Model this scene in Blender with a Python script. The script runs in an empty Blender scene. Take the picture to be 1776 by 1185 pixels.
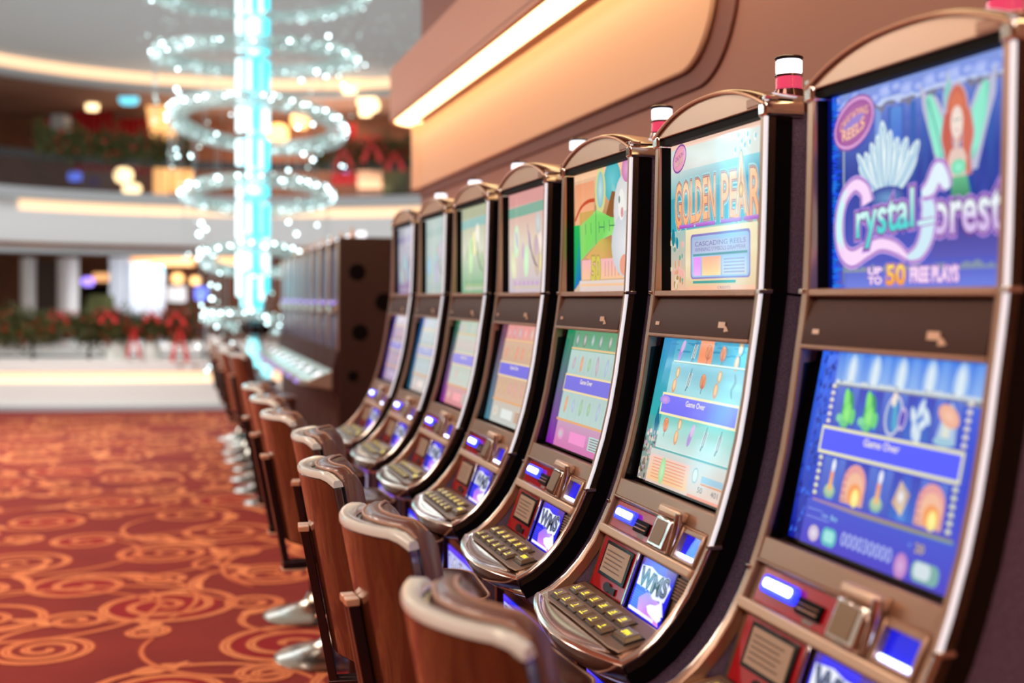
import bpy, math, random
from mathutils import Vector, Matrix
random.seed(7)
PI = math.pi
R = math.radians
scene = bpy.context.scene
COL = scene.collection

# ---------------------------------------------------------------- camera
F = 2222.0                                  # focal length in pixels of the 1776 px frame
TH = math.atan(588 / F)                     # the row of machines runs along +Y; the lens looks this far to its right
CT, ST = math.cos(TH), math.sin(TH)
H = 1.53
DZ = 0.15
cam_d = bpy.data.cameras.new('camera')
cam = bpy.data.objects.new('camera', cam_d)
COL.objects.link(cam)
cam.location = (0, 0, H)
cam.rotation_euler = (R(90), 0, -TH)
cam_d.sensor_width = 36
cam_d.lens = F / 1776 * 36
cam_d.shift_y = -77.5 / 1776
cam_d.clip_end = 200
cam_d.dof.use_dof = True
cam_d.dof.focus_distance = 2.95
cam_d.dof.aperture_fstop = 1.9
scene.camera = cam

# ---------------------------------------------------------------- world, exposure, main lights
scene.view_settings.view_transform = 'Standard'
scene.view_settings.look = 'None'
scene.view_settings.gamma = 1
scene.view_settings.use_curve_mapping = False
scene.view_settings.exposure = 0.0
wd = bpy.data.worlds.new('world')
scene.world = wd
wd.use_nodes = True
wd.node_tree.nodes['Background'].inputs[0].default_value = (1.0, 0.80, 0.66, 1)
wd.node_tree.nodes['Background'].inputs[1].default_value = 0.55


def cw(xc, zc, h=0.0):
    """a point xc metres to the right of and zc metres in front of the standpoint"""
    return Vector((xc * CT + zc * ST, zc * CT - xc * ST, h))


def area(name, loc, size, power, col, target=None, sizey=None, spread=None):
    l = bpy.data.lights.new(name, 'AREA')
    l.energy = power
    l.color = col
    l.size = size
    if sizey:
        l.shape = 'RECTANGLE'
        l.size_y = sizey
    if spread:
        l.spread = spread
    o = bpy.data.objects.new(name, l)
    COL.objects.link(o)
    o.location = loc
    if target is not None:
        o.rotation_euler = (Vector(target) - Vector(loc)).to_track_quat('-Z', 'Y').to_euler()
    return o


WARM = (1.0, 0.80, 0.62)
area('unseen_ceiling_light', (-1.6, 1.0, 4.15), 1.6, 85, WARM, (-1.2, 1.4, 0))
area('unseen_ceiling_light', (-2.2, 5.0, 4.15), 1.6, 110, WARM, (-1.6, 5.2, 0))
area('unseen_ceiling_light', (-2.6, 9.0, 4.15), 1.6, 130, (1.0, 0.86, 0.74), (-2.0, 9.5, 0))
area('unseen_ceiling_light', (-3.2, 13.0, 4.15), 1.8, 150, (1.0, 0.88, 0.78), (-3.0, 13.5, 0))
area('unseen_ceiling_light', (-1.2, -2.6, 4.3), 1.6, 90, (1.0, 0.84, 0.72), (0.9, 2.0, 1.2))  # added behind the camera to lift the dark machine sides
area('atrium_fill', cw(-7, 30, 8.4), 9, 850, (0.90, 0.96, 1.0), cw(-7, 30, 0))
area('atrium_fill', cw(-7, 42.5, 7.6), 5, 420, (1.0, 0.80, 0.62), cw(-7, 43, 4.2))  # added under the upper ceiling to lift the dim upper floor
area('atrium_fill', cw(-7, 12, 4.3), 3, 340, (0.88, 0.96, 1.0), cw(-7, 18, 0.4))  # fill from out of view, aimed to brighten the white parapet
area('upper_floor_fill', cw(-7, 43, 4.8), 6, 600, (1.0, 0.84, 0.68), cw(-7, 43.5, 7.8))  # added uplight without a fixture, brightens the upper floor ceiling
area('mezzanine_fill', cw(-11.0, 41.4, 2.70), 3.0, 270, (1.0, 0.95, 0.92), cw(-11.0, 42.8, 0.3))  # added under the mezzanine to brighten the curtains and columns


# ---------------------------------------------------------------- materials
def lin(c):
    return tuple((x / 12.92 if x <= 0.04045 else ((x + 0.055) / 1.055) ** 2.4) for x in c)


MATS = {}


def mat(name, col, rough=0.5, metal=0.0, emis=None, es=0.0, coat=0.0, noise=None, bump=None, trans=0.0, alpha=None, spec=None):
    m = bpy.data.materials.new(name)
    m.use_nodes = True
    nt = m.node_tree
    b = nt.nodes['Principled BSDF']
    b.inputs['Base Color'].default_value = (*lin(col), 1)
    b.inputs['Roughness'].default_value = rough
    b.inputs['Metallic'].default_value = metal
    if emis:
        b.inputs['Emission Color'].default_value = (*lin(emis), 1)
        b.inputs['Emission Strength'].default_value = es
    if coat:
        b.inputs['Coat Weight'].default_value = coat
        b.inputs['Coat Roughness'].default_value = 0.08
    if trans:
        b.inputs['Transmission Weight'].default_value = trans
    if alpha is not None:
        b.inputs['Alpha'].default_value = alpha
    if spec is not None:
        b.inputs['Specular IOR Level'].default_value = spec
    if noise:
        scale, amt, col2 = noise[:3]
        tc = nt.nodes.new('ShaderNodeTexCoord')
        mp = nt.nodes.new('ShaderNodeMapping')
        mp.inputs['Scale'].default_value = noise[3] if len(noise) > 3 else (1, 1, 1)
        nz = nt.nodes.new('ShaderNodeTexNoise')
        nz.inputs['Scale'].default_value = scale
        nz.inputs['Detail'].default_value = 4
        rp = nt.nodes.new('ShaderNodeValToRGB')
        rp.color_ramp.elements[0].position = 0.5 - amt
        rp.color_ramp.elements[1].position = 0.5 + amt
        rp.color_ramp.elements[0].color = (*lin(col), 1)
        rp.color_ramp.elements[1].color = (*lin(col2), 1)
        nt.links.new(tc.outputs['Object'], mp.inputs[0])
        nt.links.new(mp.outputs[0], nz.inputs['Vector'])
        nt.links.new(nz.outputs['Fac'], rp.inputs[0])
        nt.links.new(rp.outputs[0], b.inputs['Base Color'])
    if bump:
        tc = nt.nodes.new('ShaderNodeTexCoord')
        nz = nt.nodes.new('ShaderNodeTexNoise')
        nz.inputs['Scale'].default_value = bump[0]
        bp = nt.nodes.new('ShaderNodeBump')
        bp.inputs['Strength'].default_value = bump[1]
        bp.inputs['Distance'].default_value = 0.002
        nt.links.new(tc.outputs['Object'], nz.inputs['Vector'])
        nt.links.new(nz.outputs['Fac'], bp.inputs['Height'])
        nt.links.new(bp.outputs[0], b.inputs['Normal'])
    MATS[name] = m
    return m


mat('bronze', (0.70, 0.56, 0.47), 0.30, 0.75)
mat('champagne', (0.86, 0.74, 0.64), 0.36, 0.55)
mat('cap_bronze', (0.40, 0.29, 0.27), 0.16, 0.85)
mat('chrome', (0.90, 0.87, 0.84), 0.07, 1.0)
mat('rosy_chrome', (0.92, 0.84, 0.79), 0.11, 1.0)
mat('satin_steel', (0.60, 0.50, 0.43), 0.33, 0.7)
mat('black_gloss', (0.025, 0.02, 0.025), 0.15, 0.0, coat=0.15, spec=0.25)
mat('black', (0.03, 0.024, 0.03), 0.6, spec=0.08)
mat('fabric', (0.32, 0.26, 0.37), 0.9, noise=(420, 0.18, (0.50, 0.43, 0.55)), bump=(600, 0.5))
mat('band_brown', (0.27, 0.165, 0.13), 0.5, 0.0, spec=0.12)
mat('ledge', (0.66, 0.50, 0.40), 0.35, 0.5)
mat('red_glass', (0.66, 0.05, 0.12), 0.12, 0.0, coat=0.3)
mat('lcd_beige', (0.62, 0.52, 0.44), 0.25, 0.0, emis=(0.55, 0.44, 0.36), es=0.35)
mat('lcd_line', (0.45, 0.36, 0.30), 0.3)
mat('edge_glint', (0.9, 0.9, 0.92), 0.15, 0.3, emis=(0.95, 0.96, 1.0), es=0.66)  # no lamp: emission stands in for white reflections on chrome
mat('white_lit', (0.95, 0.96, 1.0), 0.3, emis=(0.93, 0.95, 1.0), es=1.6)
mat('red_lit', (0.80, 0.15, 0.30), 0.12, emis=(0.93, 0.34, 0.48), es=0.6, coat=0.6)
mat('blue_lit', (0.05, 0.08, 0.8), 0.2, emis=(0.16, 0.20, 1.0), es=2.4)
mat('blue_deep', (0.02, 0.04, 0.5), 0.1, emis=(0.03, 0.10, 0.86), es=0.9, coat=0.15)
mat('blue_white', (0.8, 0.85, 1.0), 0.2, emis=(0.80, 0.86, 1.0), es=5.0)
mat('button', (0.50, 0.42, 0.32), 0.22, 0.35, coat=0.5)
mat('button_rim', (0.08, 0.06, 0.05), 0.4)
mat('button_glow', (0.9, 0.85, 0.2), 0.4, emis=(0.93, 0.86, 0.25), es=1.3)
mat('grille', (0.16, 0.12, 0.10), 0.5)
mat('wood', (0.24, 0.12, 0.07), 0.22, 0.0, coat=0.8, noise=(7, 0.35, (0.38, 0.20, 0.12), (1, 8, 0.5)))
mat('amber_window', (0.50, 0.38, 0.24), 0.35, 0.2)
mat('shell_edge', (0.90, 0.93, 0.93), 0.25, 0.0, coat=0.6)
mat('leather', (0.40, 0.25, 0.235), 0.40, 0.0, coat=0.25, bump=(260, 0.35))
mat('leather_seat', (0.30, 0.18, 0.155), 0.36, 0.0, coat=0.25, bump=(200, 0.3))
mat('piping', (0.70, 0.55, 0.48), 0.45)
mat('dark_metal', (0.26, 0.19, 0.20), 0.25, 0.8)
mat('base_metal', (0.72, 0.70, 0.66), 0.18, 1.0)
mat('bracket_cap', (0.90, 0.72, 0.60), 0.3, 0.4)
mat('wall_brown', (0.64, 0.45, 0.385), 0.6)
mat('wall_tan', (0.93, 0.77, 0.64), 0.65)
mat('trim_dark', (0.50, 0.31, 0.26), 0.6)
mat('slab', (0.86, 0.70, 0.62), 0.6)
mat('cove', (1, 0.9, 0.7), 0.5, emis=(1.0, 0.89, 0.66), es=4.0)
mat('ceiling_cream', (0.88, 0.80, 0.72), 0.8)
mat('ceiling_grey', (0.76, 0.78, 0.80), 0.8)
mat('white_wall', (0.90, 0.91, 0.90), 0.5)
mat('fascia_white', (0.86, 0.87, 0.88), 0.6)
mat('fascia_grey', (0.66, 0.68, 0.70), 0.6)
mat('cove_soft', (1, 0.85, 0.7), 0.5, emis=(1.0, 0.83, 0.66), es=1.0)
mat('cove_orange', (1, 0.75, 0.5), 0.5, emis=(1.0, 0.74, 0.50), es=1.0)
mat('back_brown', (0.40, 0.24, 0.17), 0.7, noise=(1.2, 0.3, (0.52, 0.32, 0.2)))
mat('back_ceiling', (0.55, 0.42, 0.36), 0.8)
mat('dark_brown', (0.20, 0.11, 0.08), 0.5, coat=0.2)
mat('red_cloth', (0.62, 0.06, 0.10), 0.7)
mat('red_bow', (0.80, 0.10, 0.10), 0.5)
mat('leaf', (0.20, 0.25, 0.10), 0.6, noise=(6, 0.3, (0.33, 0.33, 0.15)))
mat('berry', (0.75, 0.12, 0.10), 0.4)
mat('lamp_warm', (1, 0.9, 0.7), 0.5, emis=(1.0, 0.88, 0.66), es=3.0)
mat('panel_orange', (1, 0.75, 0.45), 0.5, emis=(1.0, 0.76, 0.48), es=1.1)
mat('sign_cyan', (0.3, 0.8, 0.9), 0.5, emis=(0.42, 0.82, 0.92), es=1.6)
mat('sign_purple', (0.5, 0.4, 0.9), 0.5, emis=(0.62, 0.52, 0.95), es=2.2)
mat('sign_blue', (0.3, 0.4, 0.9), 0.5, emis=(0.35, 0.45, 0.9), es=1.2)
mat('curtain', (0.86, 0.89, 0.93), 0.7)
mat('rail_dark', (0.16, 0.18, 0.20), 0.25, 0.2, coat=0.4)
mat('bank_body', (0.27, 0.17, 0.16), 0.5, 0.0, spec=0.12)
mat('bank_side', (0.20, 0.115, 0.09), 0.4, coat=0.2)
mat('bank_glass', (0.14, 0.10, 0.17), 0.30, 0.0, emis=(0.38, 0.31, 0.44), es=0.30, spec=0.15)
mat('bank_console', (0.80, 0.76, 0.70), 0.3, 0.7)
mat('bank_lamp', (0.7, 0.6, 1.0), 0.3, emis=(0.66, 0.58, 0.95), es=0.8)
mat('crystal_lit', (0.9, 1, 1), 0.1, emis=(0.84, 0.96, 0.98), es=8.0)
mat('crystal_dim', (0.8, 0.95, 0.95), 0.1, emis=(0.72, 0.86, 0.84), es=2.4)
mat('crystal_warm', (1, 0.9, 0.7), 0.1, emis=(0.95, 0.80, 0.6), es=2.2)
mat('tube_white', (0.9, 1, 1), 0.2, emis=(0.84, 0.97, 1.0), es=1.7)
mat('tube_cyan', (0.4, 0.9, 1), 0.2, emis=(0.20, 0.88, 0.95), es=1.5)
mat('tube_aqua', (0.7, 0.95, 1), 0.2, emis=(0.55, 0.94, 0.98), es=1.3)
mat('tube_core', (0.5, 0.9, 1), 0.2, emis=(0.34, 0.88, 0.95), es=1.4)
mat('ring_frost', (0.45, 0.52, 0.51), 0.35, 0.1, emis=(0.62, 0.71, 0.70), es=0.60, alpha=0.58)
mat('wire', (0.75, 0.80, 0.82), 0.3, 0.3)
mat('carpet', (0.47, 0.08, 0.08), 0.95, noise=(1.6, 0.35, (0.60, 0.17, 0.11)), bump=(900, 0.4))
mat('carpet_scroll', (0.88, 0.50, 0.30), 0.95, noise=(2.5, 0.3, (0.94, 0.62, 0.40)))
mat('balcony_glass', (0.30, 0.34, 0.36), 0.1, alpha=0.14)
mat('carpet_scroll_dark', (0.70, 0.27, 0.14), 0.95)
mat('carpet_spot', (0.60, 0.02, 0.07), 0.95)
mat('flower', (0.85, 0.88, 0.86), 0.6)

# glowing screens: colours come from the artwork drawn on them
m = mat('screen', (0, 0, 0), 0.06, spec=0.42)
nt = m.node_tree
at = nt.nodes.new('ShaderNodeAttribute')
at.attribute_name = 'Col'
nt.links.new(at.outputs['Color'], nt.nodes['Principled BSDF'].inputs['Emission Color'])
nt.nodes['Principled BSDF'].inputs['Emission Strength'].default_value = 1.0


def M(*names):
    return [MATS[n] for n in names]


# ---------------------------------------------------------------- mesh helpers
class MB:
    def __init__(s):
        s.v, s.f, s.m = [], [], []

    def add(s, vs, fs, mi=0):
        o = len(s.v)
        s.v.extend([tuple(p) for p in vs])
        for f in fs:
            s.f.append(tuple(i + o for i in f))
            s.m.append(mi)

    def hexa(s, b, t, mi=0):
        """b, t: four points each, matching order"""
        s.add(list(b) + list(t), [(3, 2, 1, 0), (4, 5, 6, 7), (0, 1, 5, 4), (1, 2, 6, 5), (2, 3, 7, 6), (3, 0, 4, 7)], mi)

    def box(s, x0, x1, y0, y1, z0, z1, mi=0):
        s.hexa([(x0, y0, z0), (x1, y0, z0), (x1, y1, z0), (x0, y1, z0)],
               [(x0, y0, z1), (x1, y0, z1), (x1, y1, z1), (x0, y1, z1)], mi)

    def prism(s, pts, off, mi=0):
        """polygon of 3D points extruded by the vector off"""
        n = len(pts)
        q = [tuple(Vector(p) + Vector(off)) for p in pts]
        s.add(list(pts) + q, [tuple(range(n - 1, -1, -1)), tuple(range(n, 2 * n))] +
              [(i, (i + 1) % n, n + (i + 1) % n, n + i) for i in range(n)], mi)

    def tube(s, path, r, n=10, mi=0, closed=False, caps=True):
        P = [Vector(p) for p in path]
        L = len(P)
        vs = []
        ref = None
        for i, p in enumerate(P):
            a = P[(i - 1) % L] if (closed or i > 0) else P[i]
            b = P[(i + 1) % L] if (closed or i < L - 1) else P[i]
            t = (b - a).normalized()
            if ref is None:
                ref = Vector((0, 0, 1)) if abs(t.z) < 0.9 else Vector((1, 0, 0))
            u = (ref - t * ref.dot(t)).normalized()
            ref = u
            w = t.cross(u)
            rr = r[i] if isinstance(r, (list, tuple)) else r
            for k in range(n):
                an = 2 * PI * k / n
                vs.append(p + u * (rr * math.cos(an)) + w * (rr * math.sin(an)))
        fs = []
        for i in range(L if closed else L - 1):
            j = (i + 1) % L
            for k in range(n):
                k2 = (k + 1) % n
                fs.append((i * n + k, i * n + k2, j * n + k2, j * n + k))
        if caps and not closed:
            fs.append(tuple(range(n - 1, -1, -1)))
            fs.append(tuple((L - 1) * n + k for k in range(n)))
        s.add(vs, fs, mi)

    def lathe(s, prof, c=(0, 0, 0), n=24, mi=0, sx=1.0, sy=1.0):
        vs, fs = [], []
        for (r, z) in prof:
            for k in range(n):
                a = 2 * PI * k / n
                vs.append((c[0] + sx * r * math.cos(a), c[1] + sy * r * math.sin(a), c[2] + z))
        for i in range(len(prof) - 1):
            for k in range(n):
                k2 = (k + 1) % n
                fs.append((i * n + k, i * n + k2, (i + 1) * n + k2, (i + 1) * n + k))
        fs.append(tuple(range(n - 1, -1, -1)))
        fs.append(tuple((len(prof) - 1) * n + k for k in range(n)))
        s.add(vs, fs, mi)

    def ball(s, c, r, n=8, mi=0, sc=(1, 1, 1)):
        pr = []
        h = max(3, n // 2)
        vs, fs = [], []
        for i in range(1, h):
            a = PI * i / h
            for k in range(n):
                b = 2 * PI * k / n
                vs.append((c[0] + sc[0] * r * math.sin(a) * math.cos(b), c[1] + sc[1] * r * math.sin(a) * math.sin(b), c[2] - sc[2] * r * math.cos(a)))
        for i in range(h - 2):
            for k in range(n):
                k2 = (k + 1) % n
                fs.append((i * n + k, i * n + k2, (i + 1) * n + k2, (i + 1) * n + k))
        lo, hi = len(vs), len(vs) + 1
        vs += [(c[0], c[1], c[2] - sc[2] * r), (c[0], c[1], c[2] + sc[2] * r)]
        for k in range(n):
            k2 = (k + 1) % n
            fs.append((lo, k2, k))
            fs.append((hi, (h - 2) * n + k, (h - 2) * n + k2))
        s.add(vs, fs, mi)

    def grid(s, fn, nu, nv, mi=0, closed=False):
        vs = [fn(i / nu, j / nv) for i in range(nu + 1) for j in range(nv + 1)]
        w = nv + 1
        s.add(vs, [(i * w + j, (i + 1) * w + j, (i + 1) * w + j + 1, i * w + j + 1) for i in range(nu) for j in range(nv)], mi)

    def sweep(s, sections, mi=0, closed=False, caps=True):
        """list of equal-length rings of points"""
        n = len(sections[0])
        vs = [p for sec in sections for p in sec]
        L = len(sections)
        fs = []
        for i in range(L if closed else L - 1):
            j = (i + 1) % L
            for k in range(n):
                k2 = (k + 1) % n
                fs.append((i * n + k, i * n + k2, j * n + k2, j * n + k))
        if caps and not closed:
            fs.append(tuple(range(n - 1, -1, -1)))
            fs.append(tuple((L - 1) * n + k for k in range(n)))
        s.add(vs, fs, mi)

    def build(s, name, mats, parent=None, angle=38, bevel=0.0, seg=2, smooth=True):
        me = bpy.data.meshes.new(name)
        me.from_pydata(s.v, [], s.f)
        for mt in M(*mats):
            me.materials.append(mt)
        me.polygons.foreach_set('material_index', s.m)
        me.update()
        import bmesh
        b = bmesh.new()
        b.from_mesh(me)
        bmesh.ops.recalc_face_normals(b, faces=b.faces)
        b.to_mesh(me)
        b.free()
        if smooth:
            me.polygons.foreach_set('use_smooth', [True] * len(me.polygons))
            me.set_sharp_from_angle(angle=R(angle))
        o = bpy.data.objects.new(name, me)
        COL.objects.link(o)
        if parent:
            o.parent = parent
        if bevel:
            bv = o.modifiers.new('bevel', 'BEVEL')
            bv.width = bevel
            bv.segments = seg
            bv.limit_method = 'ANGLE'
            bv.angle_limit = R(40)
            bv.harden_normals = False
        return o


def tag(o, label, cat, group=None):
    o['label'] = label
    o['category'] = cat
    if group:
        o['group'] = group
    return o


def empty(name, loc, rz=0.0):
    o = bpy.data.objects.new(name, None)
    COL.objects.link(o)
    o.location = loc
    o.rotation_euler = (0, 0, rz)
    o.empty_display_size = 0.1
    return o


def struct(o):
    o['kind'] = 'structure'
    return o


def copy_tree(o, parent=None, skip=()):
    c = o.copy()
    COL.objects.link(c)
    c.parent = parent
    for ch in o.children:
        if ch.name.split('.')[0] not in skip:
            copy_tree(ch, c, skip)
    return c


def roundrect(x0, y0, x1, y1, r, n=5):
    out = []
    for cx, cy, a0 in ((x1 - r, y1 - r, 0), (x0 + r, y1 - r, 90), (x0 + r, y0 + r, 180), (x1 - r, y0 + r, 270)):
        for i in range(n + 1):
            a = R(a0 + 90 * i / n)
            out.append((cx + r * math.cos(a), cy + r * math.sin(a)))
    return out


# ---------------------------------------------------------------- artwork drawn on screens
_tc = {}


def glyphs(txt, offset=0.0, shear=0.0):
    key = (txt, round(offset, 4), shear)
    if key not in _tc:
        cu = bpy.data.curves.new('t', 'FONT')
        cu.body = txt
        cu.size = 1
        cu.shear = shear
        cu.offset = offset
        cu.resolution_u = 3
        ob = bpy.data.objects.new('t', cu)
        COL.objects.link(ob)
        me = bpy.data.meshes.new_from_object(ob.evaluated_get(bpy.context.evaluated_depsgraph_get()))
        vs = [(v.co.x, v.co.y) for v in me.vertices]
        fs = [tuple(p.vertices) for p in me.polygons]
        bpy.data.objects.remove(ob)
        bpy.data.curves.remove(cu)
        bpy.data.meshes.remove(me)
        _tc[key] = (vs, fs)
    return _tc[key]


class Art:
    """a picture of w x h metres made of thin coloured shapes; u, v run 0..1 from the lower left"""

    def __init__(s, w, h, bg=(0, 0, 0)):
        s.w, s.h, s.v, s.f, s.c, s.k = w, h, [], [], [], 0
        s.rect(0, 0, 1, 1, bg)

    def _col(s, col, u, v, i):
        if callable(col):
            return col(u, v)
        if isinstance(col, list):
            return col[i % len(col)]
        return col

    def put(s, pts, faces, col):
        o = len(s.v)
        s.k += 1
        for (u, v) in pts:
            u = min(1, max(0, u)); v = min(1, max(0, v))
            s.v.append((u * s.w, v * s.h, s.k * 0.000012))
        for f in faces:
            s.f.append(tuple(i + o for i in f))
            s.c.append([s._col(col, pts[i][0], pts[i][1], i) for i in f])

    def poly(s, pts, col):
        s.put(pts, [tuple(range(len(pts)))], col)

    def rect(s, u0, v0, u1, v1, col, top=None):
        if callable(col):
            n = 14
            for i in range(n):
                a_, b_ = v0 + (v1 - v0) * i / n, v0 + (v1 - v0) * (i + 1) / n
                s.put([(u0, a_), (u1, a_), (u1, b_), (u0, b_)], [(0, 1, 2, 3)], col)
            return
        if top:
            col = [col, col, top, top]
        s.put([(u0, v0), (u1, v0), (u1, v1), (u0, v1)], [(0, 1, 2, 3)], col)

    def rrect(s, u0, v0, u1, v1, col, r=0.02):
        pts = roundrect(u0 * s.w, v0 * s.h, u1 * s.w, v1 * s.h, r * s.h)
        s.poly([(x / s.w, y / s.h) for x, y in pts], col)

    def ell(s, cu, cv, ru, rv, col, rot=0.0, mid=None, n=22, a0=0, a1=360):
        """ru, rv in fractions of the height"""
        pts = [(cu, cv)]
        rot = R(rot)
        m_ = n if a1 - a0 >= 360 else n + 1
        for k in range(m_):
            a = R(a0) + R(a1 - a0) * k / n
            x, y = ru * s.h * math.cos(a), rv * s.h * math.sin(a)
            pts.append((cu + (x * math.cos(rot) - y * math.sin(rot)) / s.w, cv + (x * math.sin(rot) + y * math.cos(rot)) / s.h))
        fs = [(0, k + 1, (k + 1) % m_ + 1) for k in range(n if m_ == n else n)]
        c = col if mid is None else None
        o = len(s.v)
        s.k += 1
        for (u, v) in pts:
            s.v.append((min(1, max(0, u)) * s.w, min(1, max(0, v)) * s.h, s.k * 0.000012))
        for f in fs:
            s.f.append(tuple(i + o for i in f))
            s.c.append([(mid if (mid is not None and i == 0) else s._col(col, pts[i][0], pts[i][1], i)) for i in f])

    def line(s, pts, wd, col, ends=None):
        """ribbon; wd in fractions of the height, may be a list"""
        P = [Vector((u * s.w, v * s.h)) for u, v in pts]
        out, n = [], len(P)
        for i, p in enumerate(P):
            t = (P[min(i + 1, n - 1)] - P[max(i - 1, 0)])
            t = t.normalized() if t.length > 0 else Vector((1, 0))
            nn = Vector((-t.y, t.x))
            w_ = (wd[i] if isinstance(wd, (list, tuple)) else wd) * s.h / 2
            out += [p + nn * w_, p - nn * w_]
        out = [(p.x / s.w, p.y / s.h) for p in out]
        s.put(out, [(2 * i, 2 * i + 1, 2 * i + 3, 2 * i + 2) for i in range(n - 1)], col)

    def curve(s, ctrl, wd, col, n=28, halo=None):
        """smooth ribbon through control points (Catmull-Rom)"""
        P = [ctrl[0]] + list(ctrl) + [ctrl[-1]]
        pts, ws = [], []
        m_ = len(ctrl) - 1
        for i in range(m_):
            for k in range(n // m_ + 1):
                t = k / (n // m_ + 1)
                a, b, c, d = P[i], P[i + 1], P[i + 2], P[i + 3]
                pts.append(tuple(0.5 * (2 * b[j] + (c[j] - a[j]) * t + (2 * a[j] - 5 * b[j] + 4 * c[j] - d[j]) * t * t + (3 * b[j] - a[j] - 3 * c[j] + d[j]) * t ** 3) for j in (0, 1)))
                ws.append((wd[i] * (1 - t) + wd[i + 1] * t) if isinstance(wd, (list, tuple)) else wd)
        pts.append(ctrl[-1])
        ws.append(wd[-1] if isinstance(wd, (list, tuple)) else wd)
        for hw, hc in (halo or []):
            s.line(pts, [w_ + hw for w_ in ws], hc)
        s.line(pts, ws, col)

    def text(s, txt, u0, v0, u1, v1, col, out=(), shear=0.0, warp=None, off=0.0):
        """lettering fitted to a box; out = ((offset, colour), ...) outlines, widest first"""
        base, _ = glyphs(txt, 0.0, shear)
        x0, x1 = min(p[0] for p in base), max(p[0] for p in base)
        y0, y1 = min(p[1] for p in base), max(p[1] for p in base)

        def T(p):
            a, b = (p[0] - x0) / (x1 - x0), (p[1] - y0) / (y1 - y0)
            q = (u0 + a * (u1 - u0), v0 + b * (v1 - v0))
            return warp(*q) if warp else q
        for o, c in list(out) + [(off, col)]:
            vs, fs = glyphs(txt, o, shear)
            s.put([T(p) for p in vs], fs, c)

    def build(s, name, parent, fr):
        """fr(x, y, k) -> 3D point in the parent's frame"""
        me = bpy.data.meshes.new(name)
        me.from_pydata([tuple(fr(*p)) for p in s.v], [], s.f)
        ca = me.color_attributes.new('Col', 'FLOAT_COLOR', 'CORNER')
        flat = []
        for c in s.c:
            for q in c:
                flat += [*lin(q), 1.0]
        ca.data.foreach_set('color', flat)
        me.materials.append(MATS['screen'])
        me.update()
        o = bpy.data.objects.new(name, me)
        COL.objects.link(o)
        o.parent = parent
        return o


def ramp(c0, c1, v0=0.0, v1=1.0, c2=None, vm=0.5):
    def f(u, v):
        t = min(1, max(0, (v - v0) / (v1 - v0)))
        if c2:
            if t < vm:
                t /= vm
                return tuple(a + (b - a) * t for a, b in zip(c0, c2))
            t = (t - vm) / (1 - vm)
            return tuple(a + (b - a) * t for a, b in zip(c2, c1))
        return tuple(a + (b - a) * t for a, b in zip(c0, c1))
    return f


def jag(art, u0, u1, v, amp, col, base, n=14, seed=1):
    """ragged band between v and base"""
    r = random.Random(seed)
    for i in range(n):
        a, b = u0 + (u1 - u0) * i / n, u0 + (u1 - u0) * (i + 1) / n
        m_ = (a + b) / 2
        art.poly([(a, base), (b, base), (b, v + r.uniform(-amp, amp) * 0.3), (m_, v + r.uniform(-amp, amp)), (a, v + r.uniform(-amp, amp) * 0.3)], col)


# ---------------------------------------------------------------- the pictures on the seven machines
UW, UH = 0.530, 0.339           # upper screen
LW, LH = 0.474, 0.3275          # lower screen


def petal(a, bu, bv, tu, tv, w_, col, tip):
    mu, mv = (bu + tu) / 2, (bv + tv) / 2
    dx, dy = (tu - bu) * a.w, (tv - bv) * a.h
    L = math.hypot(dx, dy)
    nx, ny = -dy / L * w_ * a.h, dx / L * w_ * a.h
    a.poly([(bu, bv), (mu + nx / a.w, mv + ny / a.h), (tu, tv), (mu - nx / a.w, mv - ny / a.h)], [col, tip, tip, col])


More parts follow.
